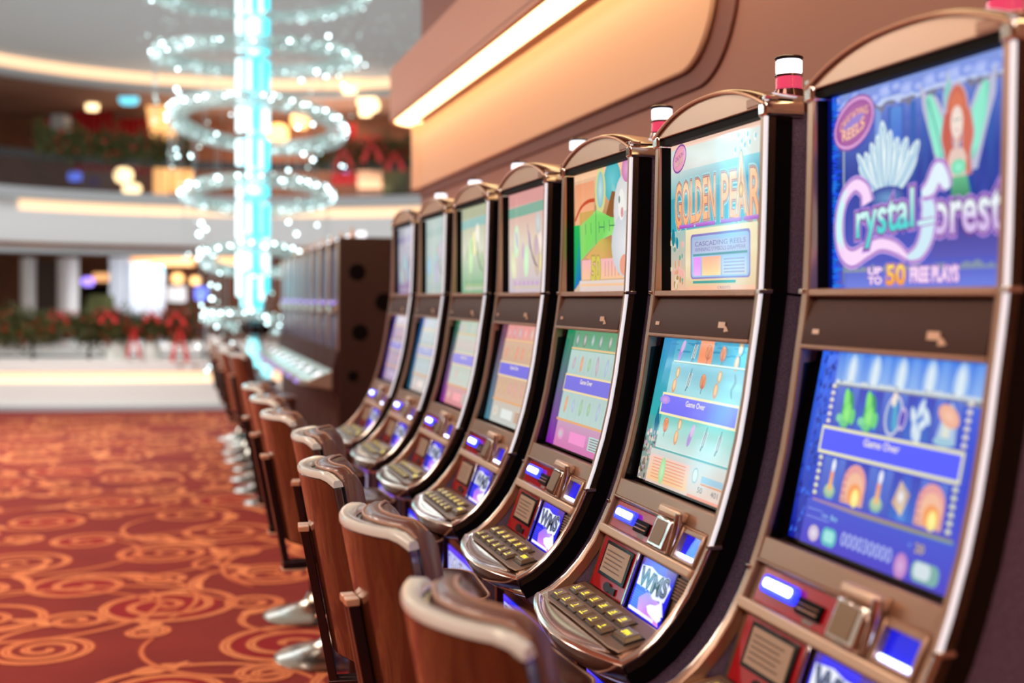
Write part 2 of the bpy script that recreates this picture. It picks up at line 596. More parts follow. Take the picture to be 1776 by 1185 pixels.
def upper_crystal():
    a = Art(UW, UH, ramp((0.36, 0.36, 0.80), (0.55, 0.62, 0.90), c2=(0.06, 0.20, 0.60), vm=0.55))
    a.rect(0.0, 0.78, 1, 1, (0.26, 0.38, 0.76), (0.55, 0.64, 0.90))
    for i in range(12):
        u = 0.3 + i * 0.062
        a.rect(u, 0.38, u + 0.028, 0.86, (0.06, 0.17, 0.58), (0.16 + 0.04 * (i % 3), 0.40, 0.74))
    a.rect(0.29, 0.55, 0.325, 0.88, (0.34, 0.52, 0.84), (0.50, 0.62, 0.86))
    a.rect(0.38, 0.6, 0.44, 0.85, (0.16, 0.30, 0.78), (0.32, 0.55, 0.86))
    jag(a, 0.0, 1.0, 0.865, 0.03, (0.47, 0.47, 0.57), 0.89, 26, 3)
    jag(a, 0.0, 1.0, 0.885, 0.02, (0.74, 0.80, 0.95), 0.91, 20, 4)
    for i in range(16):
        r = random.Random(i)
        a.ell(0.05 + i * 0.06, 0.93 + r.uniform(-.02, .03), 0.06, 0.03, (0.58, 0.66, 0.94) if i % 2 else (0.40, 0.52, 0.88), mid=(0.72, 0.78, 0.97))
    # dark blue pines along the left edge
    a.rect(0, 0, 0.055, 1, (0.04, 0.14, 0.55), (0.03, 0.10, 0.45))
    r = random.Random(2)
    for i in range(60):
        v = i / 60
        a.poly([(0.03, v), (0.055 + r.uniform(0.0, 0.05), v + 0.015), (0.03, v + 0.03)], (0.15, 0.40 + r.uniform(-.1, .1), 0.92))
        a.poly([(0.0, v), (0.03 + r.uniform(0.0, 0.03), v + 0.01), (0.0, v + 0.022)], (0.02, 0.06, 0.36))
    a.rect(0.10, 0.02, 0.112, 0.72, (0.42, 0.50, 0.62), (0.62, 0.66, 0.72))
    # blue pool behind the name
    a.rect(0.11, 0.0, 1, 0.14, (0.42, 0.50, 0.88), (0.27, 0.30, 0.74))
    a.rect(0.60, 0.13, 1, 0.32, (0.33, 0.33, 0.72), (0.16, 0.14, 0.50))
    jag(a, 0.10, 1.0, 0.105, 0.02, (0.50, 0.56, 0.66), 0.08, 22, 8)
    # white crystal flower: rounded spikes with pale rims
    for tu, tv, w_ in ((0.205, 0.60, 0.026), (0.525, 0.60, 0.026), (0.240, 0.66, 0.030), (0.535, 0.665, 0.034), (0.195, 0.66, 0.024), (0.275, 0.70, 0.030),
                       (0.475, 0.69, 0.034), (0.310, 0.73, 0.032), (0.425, 0.70, 0.034), (0.340, 0.79, 0.038), (0.385, 0.74, 0.032), (0.500, 0.62, 0.028)):
        bu, bv = 0.365 + (tu - 0.365) * 0.35, 0.46
        cu, cv = (bu + tu) / 2, (bv + tv) / 2
        dx, dy = (tu - bu) * a.w, (tv - bv) * a.h
        L, an = math.hypot(dx, dy) / a.h / 2, math.degrees(math.atan2(dy, dx)) - 90
        a.ell(cu, cv, w_ * 1.25, L * 1.08, (0.84, 0.92, 0.95), an)
        a.ell(cu, cv, w_ * 0.80, L * 0.92, (0.50, 0.70, 0.84), an, mid=(0.66, 0.82, 0.90))
        a.ell(cu, cv + 0.01, w_ * 0.30, L * 0.80, (0.93, 0.98, 0.98), an)
    a.ell(0.365, 0.43, 0.17, 0.055, (0.08, 0.16, 0.60), mid=(0.4, 0.6, 0.8))
    # oval badge
    a.ell(0.170, 0.825, 0.205, 0.128, (0.52, 0.30, 0.62), 16)
    a.ell(0.170, 0.825, 0.195, 0.118, (0.86, 0.62, 0.84), 16)
    a.ell(0.170, 0.825, 0.178, 0.102, (0.62, 0.32, 0.62), 16, mid=(0.80, 0.48, 0.70))
    tilt = lambda u, v: (u, v + (u - 0.17) * 0.38)
    a.text('CASCADING', 0.082, 0.845, 0.258, 0.885, (0.98, 0.75, 0.62), ((0.03, (0.55, 0.22, 0.48)),), warp=lambda u, v: (u, v + (u - 0.17) * 0.38 - (u - 0.17) ** 2 * 3.0), off=0.012)
    a.ell(0.17, 0.832, 0.10, 0.022, (0.60, 0.50, 0.82), 16)
    a.text('REELS', 0.10, 0.758, 0.235, 0.812, (1.0, 0.78, 0.62), ((0.03, (0.45, 0.16, 0.52)),), warp=lambda u, v: (u, v + (u - 0.17) * 0.38 + (u - 0.17) ** 2 * 3.0), off=0.02)
    # winged woman with long red hair
    a.poly([(0.545, 0.93), (0.575, 0.87), (0.63, 0.85), (0.70, 0.70), (0.70, 0.5), (0.64, 0.5), (0.60, 0.66), (0.56, 0.80)], (0.74, 0.74, 0.84))
    a.poly([(0.575, 0.85), (0.60, 0.87), (0.66, 0.74), (0.685, 0.60), (0.655, 0.54), (0.62, 0.60), (0.59, 0.72)], [(0.36, 0.78, 0.68), (0.55, 0.92, 0.80), (0.52, 0.88, 0.80), (0.60, 0.94, 0.84)])
    a.line([(0.59, 0.84), (0.63, 0.70), (0.66, 0.57)], 0.008, (0.25, 0.60, 0.58))
    a.poly([(0.685, 0.96), (0.70, 0.90), (0.715, 0.84), (0.70, 0.76), (0.665, 0.74), (0.66, 0.84)], (0.72, 0.76, 0.86))
    a.poly([(0.69, 0.92), (0.70, 0.84), (0.69, 0.77), (0.67, 0.79), (0.67, 0.86)], (0.45, 0.82, 0.76))
    a.poly([(0.905, 0.93), (0.875, 0.87), (0.82, 0.85), (0.76, 0.70), (0.76, 0.5), (0.82, 0.5), (0.86, 0.66), (0.90, 0.80)], (0.74, 0.74, 0.84))
    a.poly([(0.875, 0.85), (0.85, 0.87), (0.79, 0.74), (0.775, 0.60), (0.80, 0.54), (0.83, 0.60), (0.86, 0.72)], [(0.36, 0.78, 0.68), (0.55, 0.92, 0.80), (0.52, 0.88, 0.80), (0.60, 0.94, 0.84)])
    a.ell(0.727, 0.755, 0.088, 0.135, (0.75, 0.66, 0.74))
    a.ell(0.727, 0.75, 0.076, 0.125, (0.80, 0.40, 0.32), mid=(0.88, 0.50, 0.38))
    a.curve([(0.69, 0.76), (0.68, 0.66), (0.69, 0.58), (0.672, 0.48)], [0.06, 0.075, 0.06, 0.02], (0.78, 0.36, 0.30), halo=((0.02, (0.75, 0.66, 0.74)),))
    a.curve([(0.765, 0.76), (0.778, 0.66), (0.77, 0.58), (0.785, 0.48)], [0.06, 0.075, 0.06, 0.02], (0.82, 0.42, 0.34), halo=((0.02, (0.75, 0.66, 0.74)),))
    a.poly([(0.70, 0.60), (0.755, 0.60), (0.772, 0.56), (0.765, 0.46), (0.70, 0.46), (0.685, 0.56)], (0.90, 0.78, 0.74))
    a.rect(0.716, 0.59, 0.738, 0.66, (0.88, 0.76, 0.72))
    a.ell(0.727, 0.715, 0.046, 0.072, (0.93, 0.84, 0.80), mid=(0.97, 0.92, 0.87))
    a.ell(0.718, 0.726, 0.009, 0.005, (0.35, 0.45, 0.45)); a.ell(0.737, 0.726, 0.009, 0.005, (0.35, 0.45, 0.45))
    a.line([(0.722, 0.682), (0.732, 0.682)], 0.007, (0.75, 0.35, 0.36))
    a.line([(0.727, 0.715), (0.7265, 0.70)], 0.004, (0.80, 0.62, 0.58))
    a.poly([(0.695, 0.81), (0.727, 0.85), (0.76, 0.81), (0.752, 0.765), (0.73, 0.80), (0.703, 0.765)], (0.86, 0.46, 0.34))
    a.ell(0.735, 0.52, 0.055, 0.035, (0.42, 0.84, 0.66), mid=(0.62, 0.96, 0.84))
    a.poly([(0.70, 0.48), (0.775, 0.48), (0.80, 0.36), (0.70, 0.36)], [(0.38, 0.74, 0.55), (0.38, 0.74, 0.55), (0.10, 0.42, 0.32), (0.10, 0.42, 0.32)])
    # the name
    rim, hal = (0.66, 0.42, 0.76), (0.42, 0.30, 0.72)
    ice = (0.88, 0.95, 0.99)
    hal2 = ((0.045, (0.78, 0.66, 0.92)), (0.030, rim), (0.006, (0.93, 0.86, 0.98)))
    a.curve([(0.254, 0.415), (0.238, 0.480), (0.178, 0.515), (0.108, 0.450), (0.079, 0.320), (0.098, 0.200), (0.160, 0.150), (0.250, 0.185), (0.330, 0.212), (0.415, 0.190), (0.482, 0.140)],
            [0.085, 0.062, 0.045, 0.050, 0.060, 0.062, 0.066, 0.055, 0.044, 0.040, 0.012], lambda u, v: (0.80, 0.97, 0.97) if (u < .12 and v > .22) else (0.97, 0.84, 0.98), 60, hal2)
    out = ((0.10, (0.72, 0.55, 0.88)), (0.065, (0.45, 0.22, 0.58)))
    aq = lambda u, v: (0.80, 0.97, 0.95) if v > 0.33 else (0.28, 0.84, 0.83)
    a.text('rystal', 0.190, 0.195, 0.512, 0.425, aq, out, warp=lambda u, v: (u, v + (u - 0.19) * 0.10), off=0.020)
    a.text('orest', 0.610, 0.238, 0.930, 0.395, lambda u, v: (0.92, 0.95, 0.97) if v > 0.31 else (0.84, 0.74, 0.93), out, off=0.020)
    a.curve([(0.482, 0.140), (0.540, 0.165), (0.580, 0.240), (0.590, 0.350), (0.562, 0.425)],
            [0.016, 0.060, 0.090, 0.100, 0.030], (0.80, 0.92, 0.97), 34, hal2)
    a.curve([(0.555, 0.425), (0.600, 0.450), (0.640, 0.515), (0.675, 0.460), (0.684, 0.430)], [0.020, 0.070, 0.080, 0.060, 0.015], ice, 30, hal2)
    a.line([(0.535, 0.292), (0.618, 0.300)], 0.034, rim)
    a.line([(0.535, 0.292), (0.618, 0.300)], 0.020, (0.80, 0.97, 0.97))
    # offer line
    for t_, v0 in (('UP', 0.066), ('TO', 0.020)):
        a.text(t_, 0.262, v0, 0.338, v0 + 0.034, (0.98, 0.90, 0.98), ((0.12, (0.55, 0.36, 0.75)), (0.05, (0.90, 0.72, 0.93))), off=0.02)
    a.text('50', 0.368, 0.018, 0.468, 0.108, ramp((1.0, 0.66, 0.22), (1.0, 0.90, 0.45), 0.02, 0.1), ((0.09, (0.78, 0.62, 0.86)), (0.06, (0.70, 0.20, 0.22))), off=0.02)
    a.text('FREE PLAYS', 0.497, 0.028, 0.735, 0.092, (0.98, 0.88, 0.97), ((0.12, (0.50, 0.34, 0.75)), (0.07, (0.88, 0.66, 0.90))), off=0.02)
    return a


def upper_pearl():
    a = Art(UW, UH, ramp((0.94, 0.74, 0.62), (0.80, 0.86, 0.84), c2=(0.50, 0.78, 0.80), vm=0.6))
    a.rect(0, 0.95, 1, 1, (0.96, 0.80, 0.72))
    a.rect(0, 0.80, 1, 0.95, (0.86, 0.86, 0.83), (0.84, 0.87, 0.84))
    a.poly([(0, 0.80), (1, 0.80), (1, 0.70), (0, 0.62)], [(0.80, 0.86, 0.84), (0.45, 0.78, 0.84), (0.14, 0.62, 0.74), (0.42, 0.74, 0.76)])
    a.poly([(0, 0.62), (1, 0.70), (1, 0.42), (0, 0.40)], [(0.30, 0.66, 0.72), (0.10, 0.56, 0.74), (0.36, 0.64, 0.74), (0.24, 0.66, 0.72)])
    for u, v in ((0.66, 0.845), (0.745, 0.86), (0.79, 0.87), (0.72, 0.89), (0.77, 0.92), (0.69, 0.93), (0.84, 0.90)):
        a.ell(u, v, 0.020, 0.026, (0.94, 0.94, 0.90)); a.ell(u + 0.005, v + 0.004, 0.012, 0.017, (0.50, 0.76, 0.82))
    a.ell(0.10, 0.885, 0.125, 0.088, (0.52, 0.32, 0.62), 25)
    a.ell(0.10, 0.885, 0.112, 0.076, (0.90, 0.60, 0.74), 25, mid=(0.98, 0.70, 0.66))
    a.text('CASCADING', 0.055, 0.885, 0.150, 0.915, (0.55, 0.26, 0.60), off=0.01, warp=lambda u, v: (u, v + (u - 0.10) * 0.4))
    a.text('REELS', 0.06, 0.845, 0.14, 0.880, (1.0, 0.88, 0.75), ((0.05, (0.62, 0.28, 0.60)),), warp=lambda u, v: (u, v + (u - 0.10) * 0.4))
    # lettering
    org = ramp((0.99, 0.66, 0.42), (1.0, 0.80, 0.62), 0.42, 0.76)
    out = ((0.085, (0.66, 0.84, 0.84)), (0.058, (0.56, 0.52, 0.55)), (0.044, (0.80, 0.62, 0.56)), (0.026, (0.68, 0.36, 0.36)))
    wv = lambda u, v: (u, v + (0.03 * math.cos((u - 0.45) * 5)) * (1 if v < 0.5 else 0.2) - 0.02)
    a.text('GOLDEN', 0.055, 0.45, 0.475, 0.735, org, out, warp=wv, off=0.012)
    a.text('PEARL', 0.535, 0.45, 0.955, 0.735, org, out, warp=wv, off=0.012)
    a.curve([(0.675, 0.46), (0.70, 0.64), (0.718, 0.83), (0.733, 0.64), (0.76, 0.46)], [0.02, 0.03, 0.012, 0.03, 0.02], (1.0, 0.80, 0.60), 24, ((0.030, (0.66, 0.84, 0.84)), (0.014, (0.72, 0.45, 0.40))))
    a.ell(0.718, 0.60, 0.035, 0.05, (0.70, 0.44, 0.26), mid=(1.0, 0.86, 0.55))
    for u0, u1 in ((0.10, 0.26), (0.275, 0.475), (0.53, 0.72), (0.74, 0.93)):
        a.rect(u0, 0.413, u1, 0.438, (0.60, 0.28, 0.72), (0.78, 0.44, 0.86))
    # rules box
    a.rect(0.17, 0.02, 0.86, 0.40, (0.90, 0.78, 0.60), (0.95, 0.90, 0.74))
    a.rrect(0.225, 0.075, 0.80, 0.365, (0.52, 0.45, 0.74), 0.03)
    a.rrect(0.235, 0.085, 0.79, 0.350, (0.62, 0.74, 0.88), 0.03)
    a.rect(0.25, 0.24, 0.775, 0.325, (0.70, 0.74, 0.86))
    a.text('CASCADING REELS', 0.27, 0.285, 0.76, 0.315, (0.46, 0.42, 0.66))
    a.text('WINNING SYMBOLS DISAPPEAR', 0.27, 0.25, 0.76, 0.275, (0.46, 0.42, 0.66))
    a.rect(0.25, 0.222, 0.775, 0.236, (0.28, 0.56, 0.60))
    a.rect(0.255, 0.095, 0.33, 0.215, (0.93, 0.68, 0.95), (0.90, 0.50, 0.95))
    a.rect(0.345, 0.095, 0.53, 0.215, (0.99, 0.86, 0.60), (0.99, 0.68, 0.56))
    a.rect(0.545, 0.095, 0.77, 0.215, (0.80, 0.80, 0.82), (0.62, 0.78, 0.94))
    for i in range(5):
        a.rect(0.56, 0.108 + i * 0.02, 0.75, 0.116 + i * 0.02, (0.60, 0.58, 0.76))
    a.rect(0.25, 0.045, 0.67, 0.062, (0.25, 0.62, 0.58))
    a.rect(0.20, 0.0, 0.85, 0.03, (0.98, 0.74, 0.60))
    a.text('CREDITS', 0.50, 0.008, 0.62, 0.026, (0.52, 0.44, 0.50))
    r = random.Random(5)
    for i in range(46):
        v = r.uniform(0.02, 0.36)
        u = r.uniform(0.0, 0.14) if i % 3 else r.uniform(0.87, 1)
        a.ell(u, v, r.uniform(.012, .03), r.uniform(.012, .03), r.choice([(0.88, 0.64, 0.48), (0.72, 0.56, 0.36), (0.95, 0.70, 0.66), (0.46, 0.66, 0.60), (0.90, 0.84, 0.70)]))
    a.ell(0.035, 0.36, 0.03, 0.06, (0.10, 0.52, 0.62)); a.ell(0.08, 0.32, 0.02, 0.04, (0.10, 0.56, 0.66))
    return a


def upper_cartoon():
    a = Art(UW, UH, ramp((0.86, 0.74, 0.64), (0.96, 0.78, 0.64), c2=(0.70, 0.50, 0.32), vm=0.5))
    a.rect(0, 0.93, 1, 1, (0.98, 0.80, 0.64), (0.97, 0.76, 0.60))
    a.rect(0.02, 0.55, 0.34, 0.90, (0.96, 0.72, 0.54), (0.93, 0.62, 0.46))
    a.curve([(0.02, 0.60), (0.12, 0.70), (0.24, 0.74), (0.35, 0.74)], 0.03, (0.78, 0.30, 0.18), 16)
    a.rect(0.10, 0.52, 0.34, 0.66, (0.82, 0.66, 0.36))
    a.ell(0.62, 0.86, 0.20, 0.16, (0.30, 0.70, 0.74), mid=(0.44, 0.80, 0.82))
    a.line([(0.62, 0.82), (0.78, 0.62)], 0.06, (0.52, 0.80, 0.80))
    a.poly([(0.50, 0.55), (0.62, 0.78), (0.78, 0.74), (0.80, 0.52)], (0.56, 0.36, 0.20))
    a.ell(0.44, 0.80, 0.13, 0.19, (0.84, 0.84, 0.56)); a.ell(0.44, 0.81, 0.085, 0.145, (0.52, 0.76, 0.78), mid=(0.80, 0.88, 0.88))
    a.poly([(0.0, 0.56), (0.10, 0.56), (0.13, 0.10), (0.02, 0.02), (0.0, 0.02)], [(0.16, 0.72, 0.34), (0.16, 0.72, 0.34), (0.12, 0.45, 0.70), (0.14, 0.45, 0.75), (0.1, 0.55, 0.4)])
    # green lettered banner
    a.poly([(0.10, 0.55), (0.30, 0.62), (0.38, 0.66), (0.60, 0.58), (0.78, 0.55), (0.82, 0.38), (0.60, 0.44), (0.42, 0.40), (0.20, 0.30), (0.12, 0.26)],
           [(0.58, 0.82, 0.46), (0.50, 0.86, 0.40), (0.62, 0.90, 0.50), (0.46, 0.84, 0.40)])
    for u in (0.20, 0.29, 0.42, 0.50, 0.58, 0.66, 0.73):
        a.line([(u, 0.56), (u + 0.005, 0.47)], 0.010, (0.22, 0.50, 0.36))
    for u in (0.42, 0.58):
        a.line([(u, 0.515), (u + 0.08, 0.51)], 0.009, (0.22, 0.50, 0.36))
    a.line([(0.37, 0.70), (0.375, 0.38)], 0.012, (0.20, 0.50, 0.38))
    a.poly([(0.20, 0.28), (0.45, 0.42), (0.70, 0.40), (0.84, 0.24), (0.5, 0.20)], [(0.90, 0.66, 0.42), (0.80, 0.72, 0.36), (0.60, 0.42, 0.20), (0.66, 0.44, 0.30)])
    a.rect(0.14, 0.10, 0.82, 0.26, (0.97, 0.78, 0.60), (0.96, 0.72, 0.74))
    a.text('50', 0.30, 0.09, 0.44, 0.28, (0.84, 0.80, 0.36), ((0.08, (0.72, 0.62, 0.34)),), off=0.03)
    for i in range(6):
        a.line([(0.52 + i * 0.05, 0.235), (0.52 + i * 0.05, 0.12)], 0.012, (0.80, 0.52, 0.60))
    # pale round figure on the right
    a.ell(0.80, 0.62, 0.24, 0.27, (0.84, 0.84, 0.84), mid=(0.94, 0.93, 0.92))
    a.ell(0.82, 0.36, 0.32, 0.25, (0.80, 0.82, 0.84), mid=(0.92, 0.92, 0.92))
    a.ell(0.76, 0.66, 0.07, 0.12, (0.95, 0.94, 0.92)); a.ell(0.77, 0.60, 0.03, 0.04, (0.86, 0.60, 0.60)); a.ell(0.73, 0.70, 0.02, 0.03, (0.50, 0.60, 0.58))
    a.ell(0.80, 0.20, 0.10, 0.08, (0.94, 0.64, 0.54))
    a.ell(0.84, 0.92, 0.12, 0.10, (0.80, 0.50, 0.70), mid=(0.90, 0.66, 0.82))
    a.rect(0.10, 0.0, 1, 0.09, (0.88, 0.80, 0.78), (0.90, 0.84, 0.80))
    a.rect(0.12, 0.045, 1, 0.065, (0.96, 0.78, 0.62))
    return a


def upper_soft(top, band, body, low, seed, accent):
    a = Art(UW, UH, ramp(low, top, c2=body, vm=0.5))
    a.rect(0, 0.86, 1, 1, top)
    a.poly([(0, 0.74), (1, 0.76), (1, 0.86), (0, 0.84)], band)
    r = random.Random(seed)
    for i in range(9):
        u = r.uniform(0.1, 0.95); v = r.uniform(0.2, 0.66)
        c = tuple(min(1, x + r.uniform(-.14, .12)) for x in body)
        a.ell(u, v, r.uniform(.05, .11), r.uniform(.08, .22), c, r.uniform(-20, 20), mid=tuple(min(1, x + .08) for x in c))
    for i in range(5):
        u = 0.2 + i * 0.15
        a.ell(u, r.uniform(.35, .55), .03, .09, accent, r.uniform(-20, 20))
    a.curve([(0.45, 0.66), (0.52, 0.44), (0.60, 0.30), (0.68, 0.24)], [0.01, 0.03, 0.03, 0.01], tuple(x * .62 for x in accent), 16)
    a.rect(0.1, 0.04, 0.94, 0.14, tuple(x * .92 for x in body), low)
    for i in range(8):
        a.rect(0.14 + i * 0.1, 0.07, 0.2 + i * 0.1, 0.11, accent)
    return a


def banner(a, u0, v0, u1, v1, c=(0.32, 0.36, 1.0), rim=(0.93, 0.92, 0.70)):
    a.rect(u0 - .012, v0 - .016, u1 + .012, v1 + .016, rim)
    a.rect(u0, v0, u1, v1, c, tuple(min(1, x * 1.02) for x in c))
    um = u0 + (u1 - u0) * 0.46
    vm = v0 + (v1 - v0) * 0.70
    a.text('Game Over', um - .10, vm - .016, um + .115, vm + .020, (0.96, 0.92, 0.84), off=0.02)


def lower_crystal():
    a = Art(LW, LH, ramp((0.34, 0.30, 0.80), (0.30, 0.46, 0.90), c2=(0.16, 0.26, 0.82), vm=0.55))
    # blue left margin with dark fir twigs
    a.rect(0, 0, 0.105, 1, (0.04, 0.10, 0.60), (0.20, 0.42, 0.95))
    r = random.Random(12)
    for i in range(110):
        u, v = r.uniform(0.0, 0.10), r.uniform(0.0, 1)
        c = r.choice([(0.03, 0.08, 0.42), (0.10, 0.26, 0.80), (0.05, 0.14, 0.60), (0.22, 0.44, 0.95)])
        a.poly([(u, v), (u + 0.02, v + 0.012), (u + 0.012, v + 0.035)], c)
    # ice hall
    a.rect(0.13, 0.80, 1, 1, (0.52, 0.68, 0.93), (0.22, 0.48, 0.90))
    for i, u in enumerate((0.20, 0.27, 0.36, 0.45, 0.52, 0.62, 0.70, 0.78, 0.88, 0.96)):
        a.rect(u - 0.022, 0.80, u + 0.022, 0.99, (0.60, 0.74, 0.94), (0.34, 0.58, 0.93))
    for u in (0.235, 0.385, 0.545, 0.71, 0.87):
        a.ell(u, 0.89, 0.055, 0.095, (0.62, 0.76, 0.94), mid=(0.80, 0.88, 0.96))
        a.poly([(u - .02, 0.84), (u - .014, 0.93), (u, 0.97), (u + .014, 0.93), (u + .02, 0.84)], (0.86, 0.92, 0.96))
    jag(a, 0.14, 1.0, 0.835, 0.018, (0.50, 0.52, 0.60), 0.80, 30, 5)
    jag(a, 0.14, 1.0, 0.842, 0.012, (0.82, 0.86, 0.88), 0.825, 36, 6)
    # reels
    for i in range(5):
        u0 = 0.165 + i * 0.150
        for v0, v1 in ((0.615, 0.815), (0.245, 0.455)):
            a.rect(u0, v0, u0 + 0.150, v1, (0.22, 0.42, 0.80) if i % 2 else (0.26, 0.34, 0.76), (0.22, 0.26, 0.74) if i % 2 else (0.34, 0.46, 0.84))
            a.rect(u0 + 0.05, v0, u0 + 0.10, v1, (0.30, 0.54, 0.86), (0.22, 0.34, 0.80))
            a.rect(u0 + 0.146, v0, u0 + 0.150, v1, (0.14, 0.16, 0.62))
    for u in (0.255, 0.400):            # green winged sprites
        a.ell(u, 0.70, 0.055, 0.095, (0.22, 0.60, 0.40)); a.ell(u - .015, 0.75, 0.028, 0.06, (0.50, 0.90, 0.46), 15); a.ell(u, 0.68, 0.042, 0.062, (0.44, 0.86, 0.44), mid=(0.62, 0.95, 0.55))
        a.ell(u + .04, 0.67, 0.025, 0.04, (0.42, 0.82, 0.50)); a.ell(u - .045, 0.655, 0.03, 0.022, (0.50, 0.84, 0.66)); a.ell(u - .01, 0.63, 0.04, 0.018, (0.42, 0.80, 0.55))
    a.ell(0.545, 0.71, 0.075, 0.10, (0.78, 0.80, 0.88)); a.ell(0.545, 0.71, 0.058, 0.085, (0.28, 0.46, 0.80))        # pendant on a chain
    a.poly([(0.535, 0.79), (0.548, 0.80), (0.572, 0.66), (0.560, 0.63), (0.548, 0.66)], (0.30, 0.70, 0.82)); a.ell(0.535, 0.785, 0.022, 0.035, (0.96, 0.90, 0.84))
    a.ell(0.600, 0.70, 0.034, 0.055, (0.80, 0.72, 0.90)); a.ell(0.600, 0.70, 0.022, 0.040, (0.30, 0.26, 0.74))
    for du, dv, ro in ((0, 0.05, -20), (-.035, 0.01, 30), (.02, -.02, -50), (-.02, -.05, 10), (.035, .02, 40), (.005, -.075, 0)):   # ice crystals
        a.ell(0.695 + du, 0.71 + dv, 0.022, 0.05, (0.72, 0.82, 0.92), ro, mid=(0.93, 0.96, 0.97))
    a.poly([(0.79, 0.62), (0.815, 0.76), (0.85, 0.81), (0.885, 0.76), (0.90, 0.62)], (0.66, 0.76, 0.90))             # toadstool house
    a.rect(0.82, 0.63, 0.865, 0.74, (0.86, 0.88, 0.84)); a.ell(0.845, 0.745, 0.088, 0.045, (0.92, 0.66, 0.56), -20, mid=(0.96, 0.78, 0.68)); a.ell(0.84, 0.63, 0.08, 0.02, (0.62, 0.78, 0.86))
    for u in (0.236, 0.540):            # candles
        a.ell(u, 0.285, 0.055, 0.035, (0.56, 0.72, 0.62)); a.ell(u, 0.295, 0.04, 0.03, (0.70, 0.80, 0.66))
        a.rect(u - .012, 0.29, u + .012, 0.39, (0.96, 0.74, 0.46), (0.94, 0.58, 0.46)); a.ell(u + .002, 0.415, 0.020, 0.035, (0.84, 0.86, 0.96), mid=(1, 1, 1))
    for u in (0.388, 0.836):            # stone arches with a glow inside
        a.ell(u, 0.35, 0.105, 0.095, (0.90, 0.62, 0.62)); a.rect(u - .073, 0.25, u + .073, 0.35, (0.88, 0.66, 0.60), (0.90, 0.62, 0.62))
        a.ell(u + .005, 0.33, 0.080, 0.075, (0.95, 0.74, 0.62)); a.ell(u + .012, 0.30, 0.062, 0.055, (0.96, 0.62, 0.38)); a.ell(u + .02, 0.285, 0.036, 0.045, (0.98, 0.90, 0.50), mid=(1, 0.97, 0.66))
        for k in range(5):
            a.line([(u - .072, 0.26 + k * .035), (u - .045, 0.262 + k * .035)], 0.005, (0.66, 0.40, 0.46))
    a.poly([(0.660, 0.425), (0.722, 0.37), (0.690, 0.265), (0.628, 0.315)], [(0.84, 0.74, 0.66), (0.70, 0.58, 0.56), (0.90, 0.82, 0.66), (0.80, 0.62, 0.50)])
    a.ell(0.674, 0.35, 0.03, 0.035, (0.80, 0.74, 0.74), mid=(1, 1, 1))
    # line markers
    for i in range(6):
        for u, v0 in ((0.142, 0.63), (0.142, 0.26), (0.945, 0.63), (0.945, 0.26)):
            a.ell(u, v0 + i * 0.036, 0.020, 0.014, (0.82, 0.80, 0.78) if v0 > .5 else (0.78, 0.84, 0.64), mid=(0.97, 0.95, 0.90))
            a.ell(u, v0 + i * 0.036 - .012, 0.016, 0.004, (0.45, 0.25, 0.40))
    banner(a, 0.125, 0.480, 0.948, 0.590)
    # bottom strip
    a.rect(0.105, 0.0, 1, 0.225, (0.28, 0.24, 0.78), (0.26, 0.34, 0.82))
    a.poly([(0.14, 0.232), (0.98, 0.232), (0.98, 0.215), (0.45, 0.208), (0.14, 0.22)], [(0.62, 0.50, 0.70), (0.62, 0.56, 0.40), (0.40, 0.66, 0.60), (0.56, 0.56, 0.42)])
    a.rect(0.12, 0.175, 0.22, 0.178, (0.62, 0.72, 0.98)); a.rect(0.12, 0.135, 0.28, 0.138, (0.62, 0.72, 0.98))
    a.text('Lines', 0.225, 0.150, 0.265, 0.175, (0.62, 0.80, 0.95)); a.text('Bet', 0.285, 0.148, 0.33, 0.174, (0.62, 0.86, 0.93))
    a.ell(0.19, 0.06, 0.055, 0.042, (0.74, 0.66, 0.80), mid=(0.92, 0.88, 0.94)); a.rrect(0.245, 0.02, 0.345, 0.11, (0.36, 0.72, 0.76), 0.04); a.rrect(0.262, 0.04, 0.328, 0.095, (0.62, 0.90, 0.88), 0.02)
    a.text('000030000', 0.375, 0.050, 0.685, 0.115, (0.66, 0.70, 0.92), ((0.05, (0.40, 0.44, 0.86)),), off=0.01)
    a.ell(0.742, 0.055, 0.055, 0.060, (0.70, 0.46, 0.76), mid=(0.86, 0.68, 0.86)); a.rrect(0.80, 0.015, 0.945, 0.105, (0.48, 0.68, 0.66), 0.04); a.rrect(0.812, 0.03, 0.90, 0.10, (0.82, 0.88, 0.90), 0.03)
    a.text('20', 0.80, 0.135, 0.848, 0.175, (0.82, 0.76, 0.52), ((0.06, (0.45, 0.36, 0.60)),)); a.text('x', 0.762, 0.150, 0.778, 0.166, (0.5, 0.7, 0.95))
    return a


